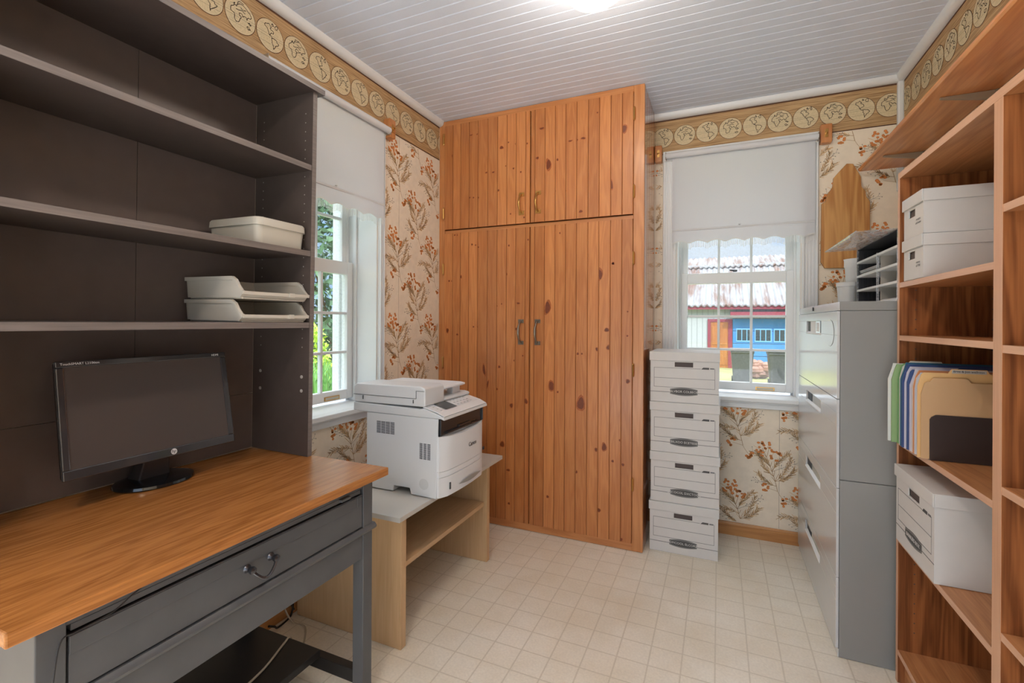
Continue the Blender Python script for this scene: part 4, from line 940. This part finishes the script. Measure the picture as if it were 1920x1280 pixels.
# ------------------------------------------------------------------ carved board on the far wall
pts = [(.614, 2.068), (.642, 2.064), (.661, 2.024), (.676, 1.990), (.679, 1.940), (.695, 1.916), (.700, 1.884), (.716, 1.857), (.716, 1.542), (.700, 1.513), (.517, 1.519), (.500, 1.552), (.502, 1.865), (.522, 1.880), (.528, 1.914), (.551, 1.951), (.556, 1.999), (.583, 2.033)]
mb = MB(); mb.prism(pts, 'Y', YF-.020, YF-.001); tag(mb.build('wooden_plaque', M['board'], None, bev=.002, origin=(.61, YF-.01, 1.517)), 'plain pine board with a stepped pointed top hung right of the far window', 'plaque')

# ------------------------------------------------------------------ bookcase
BX, BY1, BP0, BP1, BZ = .561, 2.018, 1.362, 1.398, 1.737
R = thing('bookcase', 'wide open oak laminate bookcase along the right wall', 'bookcase', (.7, 1.3, 0))
BYN = .55; BB = XR-.004
def upr(mb, y0, y1):
    mb.box(BX+.0008, y0, .001, BB, y1, BZ-.0215, 0); mb.box(BX, y0, .001, BX+.0008, y1, BZ-.0215, 1)
mb = MB(); upr(mb, BY1-.018, BY1)
for k in range(44):
    z = .18+.033*k
    for x in (BX+.045, BB-.05): mb.lathe([(.0022, -.0003), (.0022, .0002)], (x, BY1-.018, z), 8, ax='Y', mi=2)
mb.build('side_panel', [M['oak'], M['oakedgez'], M['holeshade']], R, bev=0)
mb = MB(); upr(mb, BP0, BP1)
for k in range(44):
    z = .18+.033*k; mb.lathe([(.0022, -.0003), (.0022, .0002)], (BX+.045, BP0, z), 8, ax='Y', mi=2)
mb.build('divider', [M['oak'], M['oakedgez'], M['holeshade']], R)
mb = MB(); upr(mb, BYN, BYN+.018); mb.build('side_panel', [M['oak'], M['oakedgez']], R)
mb = MB(); mb.box(BB, BYN, .001, XR-.0005, BY1, BZ); mb.build('back_panel', M['oak'], R)
def shelf(y0, y1, z, th=.017, nm='shelf'):
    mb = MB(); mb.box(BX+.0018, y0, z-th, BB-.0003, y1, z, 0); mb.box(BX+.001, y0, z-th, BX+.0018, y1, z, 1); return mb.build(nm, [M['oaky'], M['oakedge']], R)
for z in (1.361, 1.182, .826, .4965, .113): shelf(BP1+.0003, BY1-.0183, z)
for z in (1.481, 1.176, .869, .553, .113): shelf(BYN+.0183, BP0-.0003, z)
mb = MB(); mb.box(BX+.0008, BYN, BZ-.021, BB, BY1, BZ, 0); mb.box(BX, BYN, BZ-.021, BX+.0008, BY1, BZ, 1); mb.build('top_panel', [M['oaky'], M['oakedge']], R)
mb = MB(); mb.box(BX+.02, BYN+.019, .001, BX+.035, BY1-.019, .0955); mb.build('kick_board', M['oaky'], R)

# file holder and folders on the third shelf
FS = .8265
R = thing('file_holder', 'black metal desktop file holder on the bookcase shelf', 'file holder', (.7, 1.84, FS))
mb = MB(); c = .014; mb.prism([(.560, FS+.0005), (.560, FS+.118), (.560+.004, FS+.118+.007), (.560+c, FS+.132), (.83, FS+.132), (.83, FS+.0005)], 'Y', 1.738, 1.7405); mb.box(.56, 1.7405, FS+.0004, .83, 1.99, FS+.002); mb.prism([(.585, FS+.0005), (.585, FS+.15), (.83, FS+.15), (.83, FS+.0005)], 'Y', 1.987, 1.989)
mb.build('frame', M['holder'], R)
FC = [  # y, x0, height, colour, thickness, label
    (1.742, .541, .236, (206, 168, 126), .002, 'tan paper folder at the very front of the row', 'tan'),
    (1.752, .536, .262, (232, 188, 128), .003, 'manila folder with a tab, right behind the tan folder', 'manila'),
    (1.762, .540, .252, (236, 208, 168), .003, 'pale cream folder behind the manila folder', 'cream'),
    (1.774, .543, .244, (226, 224, 224), .006, 'white paper wallet near the front of the row', 'white'),
    (1.788, .541, .246, (214, 214, 222), .005, 'pale grey-white folder with a dark spine mark', 'grey'),
    (1.802, .541, .252, (224, 150, 100), .003, 'orange paper folder in the middle of the row', 'orange'),
    (1.812, .541, .250, (226, 214, 208), .004, 'off-white folder next to the orange folder', 'offwhite'),
    (1.826, .540, .255, (208, 206, 222), .005, 'pale lavender folder between orange and navy folders', 'lavender'),
    (1.842, .538, .262, (66, 88, 140), .006, 'navy blue folder, nearer of the two navy ones', 'navy'),
    (1.858, .536, .258, (214, 210, 222), .003, 'thin light lilac folder between two navy folders', 'lilac'),
    (1.870, .534, .264, (58, 82, 136), .010, 'thick navy blue folder, farther of the two navy ones', 'navy'),
    (1.892, .536, .268, (52, 110, 140), .006, 'teal blue folder behind the navy folders', 'teal'),
    (1.908, .538, .272, (222, 220, 206), .006, 'tall ivory folder behind the teal folder', 'ivory'),
    (1.926, .538, .262, (120, 170, 110), .004, 'green folder second from the far end of the row', 'green'),
    (1.944, .527, .258, (150, 182, 128), .008, 'pale green booklet at the far end of the row', 'palegreen'),
    (1.962, .522, .260, (232, 234, 230), .006, 'white booklet cover at the far left end of the row', 'white'),
]
MATC = {}
for i, (y, x0, h, col, th, lab, cn) in enumerate(FC):
    key = col
    if key not in MATC: MATC[key] = pm('folder_'+cn, rgb(*col), .6)
    m = MATC[key]; x1 = .832; z = FS+.0025; sl = 0.010*(i % 3)
    mb = MB(); t0 = x0+.012
    prof = [(x0, z), (x0, z+h*.80), (x0+.004+.002*(i % 4), z+h*.93), (x0+.014, z+h), (x1, z+h), (x1, z)]
    if i < 3 or i in (8, 12): 
        tb = x0+.02+.05*(i % 3); prof = [(x0, z), (x0, z+h*.80), (x0+.008, z+h*.93), (x0+.014, z+h-.012), (tb, z+h-.012), (tb+.008, z+h), (tb+.085, z+h), (tb+.092, z+h-.012), (x1, z+h-.012), (x1, z)]
    o = None
    mb.prism(prof, 'Y', y, y+th)
    nm = 'booklet' if 'booklet' in lab else 'file_folder'
    o = mb.build(nm, m, None, origin=((x0+x1)/2, y, z)); tag(o, lab+(' on the bookcase' if len(lab.split()) < 12 else ''), 'folder' if nm == 'file_folder' else 'booklet', 'folders in the file holder')
    if i == 1:
        mb = MB(); mb.box(tb+.008, y-.0006, z+h-.012, tb+.084, y-.0001, z+h-.002, 0); text_mesh(mb, 'Bree & Jon wellness', .0085, face_matrix((tb+.045, y-.0009, z+h-.0065), (1, 0, 0), (0, 0, 1)), 1, .0001)
        mb.build('tab_label', [M['standtop'], M['ink']], o, norm=False)

# ------------------------------------------------------------------ long shelf high on the right wall
SZ = 2.008
R = thing('wall_shelf', 'long orange pine shelf bracketed high on the right wall', 'shelf', (.76, 2.0, SZ))
mb = MB(); mb.prism([(.660, SZ), (.655, SZ+.006), (.655, SZ+.014), (.660, SZ+.02), (XR-.001, SZ+.02), (XR-.001, SZ)], 'Y', .2, 2.955); mb.build('board', M['shelfpine'], R, bev=.002)
for y in (2.72, 2.10, 1.48):
    mb = MB(); mb.prism([(.70, SZ-.0005), (XR-.012, SZ-.0005), (XR-.012, SZ-.03), (XR-.02, SZ-.03), (.70, SZ-.006)], 'Y', y-.006, y+.006); mb.box(XR-.012, y-.012, SZ-.10 if y < 1.6 else SZ-.035, XR-.001, y+.012, SZ-.0005); mb.build('shelf_bracket', M['bracket'], R, bev=.001)

# ------------------------------------------------------------------ cords
def cord(pts, r, name, mat, label):
    # Catmull-Rom through the points
    P = [Vector(p) for p in pts]; Q = []
    for i in range(len(P)-1):
        a, b, c_, d = P[max(i-1, 0)], P[i], P[i+1], P[min(i+2, len(P)-1)]
        for k in range(6):
            t = k/6; Q.append(.5*((2*b)+(c_-a)*t+(2*a-5*b+4*c_-d)*t*t+(3*b-a-3*c_+d)*t**3))
    Q.append(P[-1]); mb = MB(); mb.tube(Q, r, 8); return tag(mb.build(name, mat, None, smooth=True, origin=P[0]), label, 'cord')
cord([(-1.612, 1.37, .16), (-1.60, 1.375, .06), (-1.57, 1.39, .004), (-1.50, 1.385, .004), (-1.42, 1.30, .004), (-1.37, 1.225, .06), (-1.36, 1.19, .122), (-1.345, 1.15, .1265), (-1.30, 1.02, .1265), (-1.29, .85, .1265), (-1.34, .65, .1265)], .0035, 'power_cord', M['cordb'], 'beige power cord trailing from the wall over the foot shelf under the desk')
cord([(-1.575, 1.28, .05), (-1.58, 1.31, .03), (-1.595, 1.34, .006), (-1.61, 1.41, .005), (-1.615, 1.428, .05), (-1.612, 1.40, .09), (-1.60, 1.42, .03)], .004, 'power_cord', M['cordk'], 'tangled black cord on the floor against the baseboard under the desk')
cord([(bodyX+.006, .56, .706), (bodyX+.006, .53, .694), (bodyX+.007, .50, .681), (bodyX+.007, .45, .677), (bodyX+.007, .425, .670), (bodyX+.013, .412, .60), (bodyX+.013, .402, .55), (bodyX+.012, .398, .45)], .0014, 'thin_cable', M['cordk'], 'thin dark cable hanging down the near left front of the desk')

# ------------------------------------------------------------------ ceiling lamp
LX, LY = -.405, 1.615
R = thing('ceiling_light', 'scalloped cream glass dome lamp on the ceiling', 'ceiling light', (LX, LY, HC))
dm = bpy.data.materials.new('lamp_glass'); dm.use_nodes = True; t = dm.node_tree; t.nodes.clear()
e = N(t, 'ShaderNodeEmission'); e.inputs[0].default_value = (1, .86, .62, 1); e.inputs[1].default_value = .7
dfu = N(t, 'ShaderNodeBsdfTranslucent'); dfu.inputs[0].default_value = rgb(150, 122, 84)
tr = N(t, 'ShaderNodeBsdfTransparent'); tr.inputs[0].default_value = (1, .97, .92, 1)
x1 = N(t, 'ShaderNodeAddShader'); x2 = N(t, 'ShaderNodeMixShader'); x2.inputs[0].default_value = .45; o = N(t, 'ShaderNodeOutputMaterial')
t.links.new(e.outputs[0], x1.inputs[0]); t.links.new(dfu.outputs[0], x1.inputs[1]); t.links.new(x1.outputs[0], x2.inputs[1]); t.links.new(tr.outputs[0], x2.inputs[2]); t.links.new(x2.outputs[0], o.inputs[0])
mb = MB(); n = 60; prof = []
for i in range(11):
    a = i/10*PI/2; prof.append((.005+.135*math.sin(a), 2.327+.135*(1-math.cos(a))))
mb.lathe(prof, (LX, LY, 0), n, rfun=lambda a, r: 1+.05*(r/.16)*abs(math.cos(4*a))-.03)
s_ = mb.build('glass_shade', dm, R, smooth=True)
bpy.context.view_layer.update()
mb = MB(); mb.lathe([(.135, HC-.001), (.140, HC-.012), (.140, HC-.03), (.135, HC-.03), (.13, HC-.014), (.02, HC-.012)], (LX, LY, 0), 30); mb.build('ceiling_plate', M['white'], R, smooth=True)
ld = bpy.data.lights.new('lamp_bulb', 'POINT'); ld.energy = 13; ld.color = (1, .98, .96); ld.shadow_soft_size = .05
lo = bpy.data.objects.new('lamp_bulb', ld); COL.objects.link(lo); lo.parent = R; lo.location = (0, 0, -.095)

for nm_, la_ in (('ceiling_light', None),):  # unseen second lamp behind the camera, added to brighten the room
    fill_lamp = R.copy(); COL.objects.link(fill_lamp); fill_lamp.location = (LX, -.35, HC); fill_lamp['label'] = 'added fill lamp, unseen copy of the glass dome ceiling lamp behind the camera'
    for ch in list(R.children): c2 = ch.copy(); COL.objects.link(c2); c2.parent = fill_lamp
    c2.data = c2.data.copy(); c2.data.energy = 33

# ------------------------------------------------------------------ outside
GZ = -.50
M['grass'] = pm('lawn', rgb(150, 152, 92), .9, var=.35, vscale=1.5)
M['gravel'] = pm('gravel', rgb(170, 165, 155), .9, var=.2, vscale=3)
mb = MB(); mb.add([(-60, -40, GZ), (60, -40, GZ), (60, 80, GZ), (-60, 80, GZ)], [(0, 1, 2, 3)]); struct(mb.build('ground', M['grass']))
mb = MB(); mb.box(-7, -9, GZ, 7, YB-.05, -.13); struct(mb.build('bounce_floor', pm('pale_bounce', rgb(226, 226, 226), .9, var=.05, vscale=3)))  # unseen slab added to bounce daylight up to the ceiling
def siding(name, col, ax, pitch, dark=.8):
    m = pm(name, rgb(*col), .7); t = m.node_tree; b = t.nodes['Principled BSDF']; c = N(t, 'ShaderNodeTexCoord'); sp = N(t, 'ShaderNodeSeparateXYZ'); t.links.new(c.outputs['Object'], sp.inputs[0])
    q = N(t, 'ShaderNodeMath', operation='PINGPONG'); q.inputs[1].default_value = pitch; t.links.new(sp.outputs[ax], q.inputs[0])
    r = N(t, 'ShaderNodeValToRGB'); r.color_ramp.elements[0].position = 0; r.color_ramp.elements[1].position = .2
    cc = rgb(*col); r.color_ramp.elements[0].color = (cc[0]*dark*.7, cc[1]*dark*.7, cc[2]*dark*.7, 1); r.color_ramp.elements[1].color = cc
    mr = N(t, 'ShaderNodeMath', operation='DIVIDE'); mr.inputs[1].default_value = pitch; t.links.new(q.outputs[0], mr.inputs[0]); t.links.new(mr.outputs[0], r.inputs[0]); t.links.new(r.outputs[0], b.inputs['Base Color']); return m
M['siding'] = siding('weathered_boards', (168, 172, 176), 0, .10)
M['trimred'] = pm('wine_red_paint', rgb(132, 48, 64), .6)
M['doorwood'] = wood('orange_door', rgb(176, 112, 54), rgb(136, 76, 32), 'Z', .5, 0, .6, .5, .5)
M['garage'] = pm('blue_paint', rgb(62, 128, 190), .6, var=.06, vscale=4)
M['garage2'] = pm('pale_blue_paint', rgb(112, 170, 214), .6)
M['darkglass'] = pm('dark_panes', rgb(52, 60, 62), .15)
M['binm'] = pm('bin_plastic', rgb(64, 66, 72), .45)
rm = bpy.data.materials.new('rusty_corrugated'); rm.use_nodes = True; t = rm.node_tree; b = t.nodes['Principled BSDF']; b.inputs['Roughness'].default_value = .6
c = N(t, 'ShaderNodeTexCoord'); mp = N(t, 'ShaderNodeMapping'); mp.inputs['Scale'].default_value = (1.7, .3, .3); n_ = N(t, 'ShaderNodeTexNoise'); n_.inputs['Scale'].default_value = 1.6; n_.inputs['Detail'].default_value = 8; n_.inputs['Roughness'].default_value = .7
r = N(t, 'ShaderNodeValToRGB'); r.color_ramp.elements[0].position = .44; r.color_ramp.elements[1].position = .60; r.color_ramp.elements[0].color = rgb(128, 130, 134); r.color_ramp.elements[1].color = rgb(98, 70, 56)
t.links.new(c.outputs['Object'], mp.inputs[0]); t.links.new(mp.outputs[0], n_.inputs['Vector']); t.links.new(n_.outputs['Fac'], r.inputs[0]); t.links.new(r.outputs[0], b.inputs['Base Color'])
YS = 20.
k = YS/18.
def XP(px, py): p = on_plane(px, py, 'Y', YS); return p.x, p.z
R = thing('garage_building', 'weathered garage with rusty metal roof and blue door beyond the far window', 'building', (1, YS+2, GZ))
x0b, x1b = -6, 7.
ze = XP(1380, 573)[1]
mb = MB(); mb.box(x0b, YS, GZ, x1b, YS+6, ze+.0); mb.build('wall', M['siding'], R)
def corr(mb, xa, xb, ya_, za, yb_, zb, pitch=.22, amp=.035):
    n = int((xb-xa)/pitch*4); vs = []
    for i in range(n+1):
        x = xa+(xb-xa)*i/n; h = amp*math.sin(2*PI*(x-xa)/pitch); vs += [(x, ya_, za+h), (x, yb_, zb+h)]
    m0 = len(vs); vs += [(a, b_, c_-.05) for a, b_, c_ in vs]
    fs = [(2*i, 2*i+2, 2*i+3, 2*i+1) for i in range(n)]+[(m0+2*i, m0+2*i+1, m0+2*i+3, m0+2*i+2) for i in range(n)]+[(2*i, 2*i+2, m0+2*i+2, m0+2*i) for i in range(n)]
    mb.add(vs, fs)
zr1 = on_plane(1380, 500, 'Y', YS+3.2).z; 
mb = MB(); corr(mb, x0b-.2, x1b+.2, YS-.35, ze+.02, YS+3.2, zr1); mb.build('lower_roof', rm, R, norm=False)
zr0 = on_plane(1380, 505, 'Y', YS+3.2).z+.15; zr2 = on_plane(1380, 481, 'Y', YS+5.4).z
mb = MB(); mb.box(x0b+.5, YS+3.3, ze, x1b-.5, YS+3.4, zr0+.1); mb.build('upper_wall', M['siding'], R)
mb = MB(); corr(mb, x0b, x1b, YS+3.1, zr0, YS+5.4, zr2); mb.build('upper_roof', rm, R, norm=False)
mb = MB(); mb.box(x0b, YS-.30, ze-.14, x1b, YS-.25, ze+.03); mb.build('fascia', M['trimred'], R)
dx0, dz1 = XP(1327, 598); dx1 = XP(1373, 598)[0]
mb = MB(); w = .11; mb.box(dx0, YS-.06, GZ, dx0+w, YS-.001, dz1); mb.box(dx1-w*1.3, YS-.06, GZ, dx1, YS-.001, dz1); mb.box(dx0+w, YS-.06, dz1-w, dx1-w*1.3, YS-.001, dz1); mb.build('door_frame', M['trimred'], R)
mb = MB(); mb.box(dx0+w, YS-.04, GZ, dx1-w*1.3, YS-.002, dz1-w); dd = mb.build('door', M['doorwood'], R)
mb = MB()
for (fa, fb_) in ((.08, .46), (.54, .92)):
    for (za, zb) in ((.06, .42), (.5, .9)):
        X = dx0+w+(dx1-w*1.3-dx0-w)*fa; X2 = dx0+w+(dx1-w*1.3-dx0-w)*fb_; H_ = dz1-w-GZ; mb.box(X, YS-.055, GZ+H_*za, X2, YS-.04, GZ+H_*zb)
mb.build('door_panel', M['doorwood'], dd, bev=.01)
gx0, gz1 = XP(1374, 597); gx1 = gx0+3.9
mb = MB(); nsec = 4; hh = (gz1-GZ)/nsec
for i in range(nsec): mb.box(gx0, YS-.05, GZ+hh*i+.008, gx1, YS-.002, GZ+hh*(i+1)-.008)
gd = mb.build('garage_door', M['garage'], R, bev=.01)
wz0, wz1 = XP(1400, 638)[1], XP(1400, 618)[1]
for g in range(6):
    xa = gx0+.12+.63*g; mb = MB(); mb.box(xa, YS-.07, wz0-.05, xa+.56, YS-.051, wz1+.05, 0)
    for j in range(3): mb.box(xa+.03+.175*j, YS-.075, wz0, xa+.175+.175*j, YS-.071, wz1, 1)
    mb.build('window', [M['garage2'], M['darkglass']], gd)
mb = MB(); xa, za = XP(1369, 590); mb.box(xa, YS-.5, za-.03, gx1+.3, YS-.001, za+.10); mb.build('awning', M['trimred'], R)
def bin_(x, y, label):
    R = thing('wheelie_bin', label, 'bin', (x, y, GZ), 'bins in front of the garage')
    mb = MB(); mb.hexa([(x-.22, y-.26, GZ+.03), (x+.22, y-.26, GZ+.03), (x+.22, y+.22, GZ+.03), (x-.22, y+.22, GZ+.03), (x-.29, y-.34, GZ+.95), (x+.29, y-.34, GZ+.95), (x+.29, y+.32, GZ+.95), (x-.29, y+.32, GZ+.95)]); mb.box(x-.3, y-.36, GZ+.88, x+.3, y+.34, GZ+.95); mb.build('body', M['binm'], R, bev=.02)
    mb = MB(); mb.box(x-.31, y-.38, GZ+.952, x+.31, y+.34, GZ+1.0); mb.tube([(x-.25, y+.38, GZ+.97), (x+.25, y+.38, GZ+.97)], .02, 8); mb.build('lid', M['binm'], R, bev=.015)
    for s_ in (-1, 1):
        mb = MB(); mb.lathe([(.1, -.025), (.1, .025)], (x+s_*.24, y+.2, GZ+.101), 16, ax='X'); mb.build('wheel', M['black'], R)
p = on_plane(1391, 690, 'Y', 15.); bin_(p.x, 15, 'dark wheelie bin outside between the orange door and the garage door')
p = on_plane(1462, 690, 'Y', 14.5); bin_(p.x, 14.5, 'dark wheelie bin outside at the right edge of the far window')
p = on_plane(1432, 690, 'Y', 15.6)
mb = MB()
for i in range(14):
    q = Vector((p.x+random.uniform(-.22, .22), 16.6+random.uniform(-.2, .2), GZ+random.uniform(.08, .5))); mb.lathe([(.05, q.z-.12), (.17, q.z-.04), (.16, q.z+.06), (.05, q.z+.13)], (q.x, q.y, 0), 8, random.uniform(.8, 1.3), 1)
tag(mb.build('rubble_pile', pm('old_bricks', rgb(150, 112, 100), .8, var=.3, vscale=5), None, origin=(p.x, 15.6, GZ)), 'heap of old brownish rubble outside between the two bins', 'rubble')

# greenery outside the left window
LEAF = [pm('leaf_dark', rgb(84, 120, 84), .6, var=.5, vscale=3), pm('leaf_bright', rgb(190, 222, 80), .6, var=.25, vscale=6), pm('leaf_mid', rgb(120, 176, 92), .6, var=.3, vscale=5), pm('leaf_blue', rgb(120, 150, 136), .7, var=.3, vscale=4)]
bark = pm('bark', rgb(88, 74, 60), .9)
def shrub(cx, cy, rx, ry, h, n, mat, label, ls=.07, grass=False, name='shrub', cat='shrub'):
    R = thing(name, label, cat, (cx, cy, GZ)); r = random.Random(int(cx*100+cy*10)); mb = MB(); vs = []; fs = []
    for i in range(n):
        if grass:
            a = r.uniform(0, 2*PI); q = math.sqrt(r.random()); bx_, by_ = cx+rx*q*math.cos(a)*.5, cy+ry*q*math.sin(a)*.5; hh_ = h*r.uniform(.5, 1); lx, ly = r.uniform(-.25, .25), r.uniform(-.25, .25)
            w = ls*.25; aa = r.uniform(0, PI); ux, uy = w*math.cos(aa), w*math.sin(aa)
            P = [(bx_-ux, by_-uy, GZ), (bx_+ux, by_+uy, GZ), (bx_+lx*.4+ux, by_+ly*.4+uy, GZ+hh_*.7), (bx_+lx*.4-ux, by_+ly*.4-uy, GZ+hh_*.7), (bx_+lx*1.3, by_+ly*1.3, GZ+hh_)]
            k0 = len(vs); vs += P; fs += [(k0, k0+1, k0+2, k0+3), (k0+3, k0+2, k0+4)]
        else:
            a, b_ = r.uniform(0, 2*PI), r.uniform(-1, 1); q = r.uniform(.6, 1)**.5; s_ = math.sqrt(1-b_*b_); lump = 1+.18*math.sin(5*a+3*b_)+.1*math.sin(11*a)
            c_ = Vector((cx+rx*q*s_*math.cos(a)*lump, cy+ry*q*s_*math.sin(a)*lump, GZ+h*.52+h*.48*b_*q)); d1 = Vector((r.gauss(0, 1), r.gauss(0, 1), r.gauss(0, 1))).normalized(); d2 = d1.cross(Vector((r.gauss(0, 1), r.gauss(0, 1), r.gauss(0, 1)))).normalized(); l = ls*r.uniform(.6, 1.3)
            k0 = len(vs); vs += [c_-d1*l, c_+d2*l*.4, c_+d1*l, c_-d2*l*.4]; fs += [(k0, k0+1, k0+2, k0+3)]
    mb.add(vs, fs); mb.build('foliage', mat, R, norm=False)
    mb = MB()
    for i in range(4):
        a = i*1.6; mb.tube([(cx, cy, GZ), (cx+rx*.2*math.cos(a), cy+ry*.2*math.sin(a), GZ+h*.4), (cx+rx*.5*math.cos(a), cy+ry*.5*math.sin(a), GZ+h*.7)], [.03, .02, .008], 6)
    mb.build('stem', bark, R)
shrub(-6.3, 6.6, 1.5, 1.7, 4.4, 9000, LEAF[0], 'large dark evergreen outside filling the left window', .09)
shrub(-8.2, 11.4, 1.9, 2.4, 5.6, 7000, LEAF[3], 'tall grey-green tree farther out beyond the left window', .10, name='tree', cat='tree')
shrub(-4.45, 4.12, .28, .28, 1.75, 1600, LEAF[1], 'bright yellow-green shrub just outside the left window', .045)
shrub(-3.35, 3.3, .75, .75, 1.4, 1500, LEAF[2], 'clump of long green grass blades below the left window outside', .07, grass=True, name='grass_clump', cat='grass')
shrub(-9.6, 3.0, 1.5, 1.3, 4.0, 3000, LEAF[0], 'dark bush outside at the far left of the yard', .10)
bpy.context.view_layer.update()
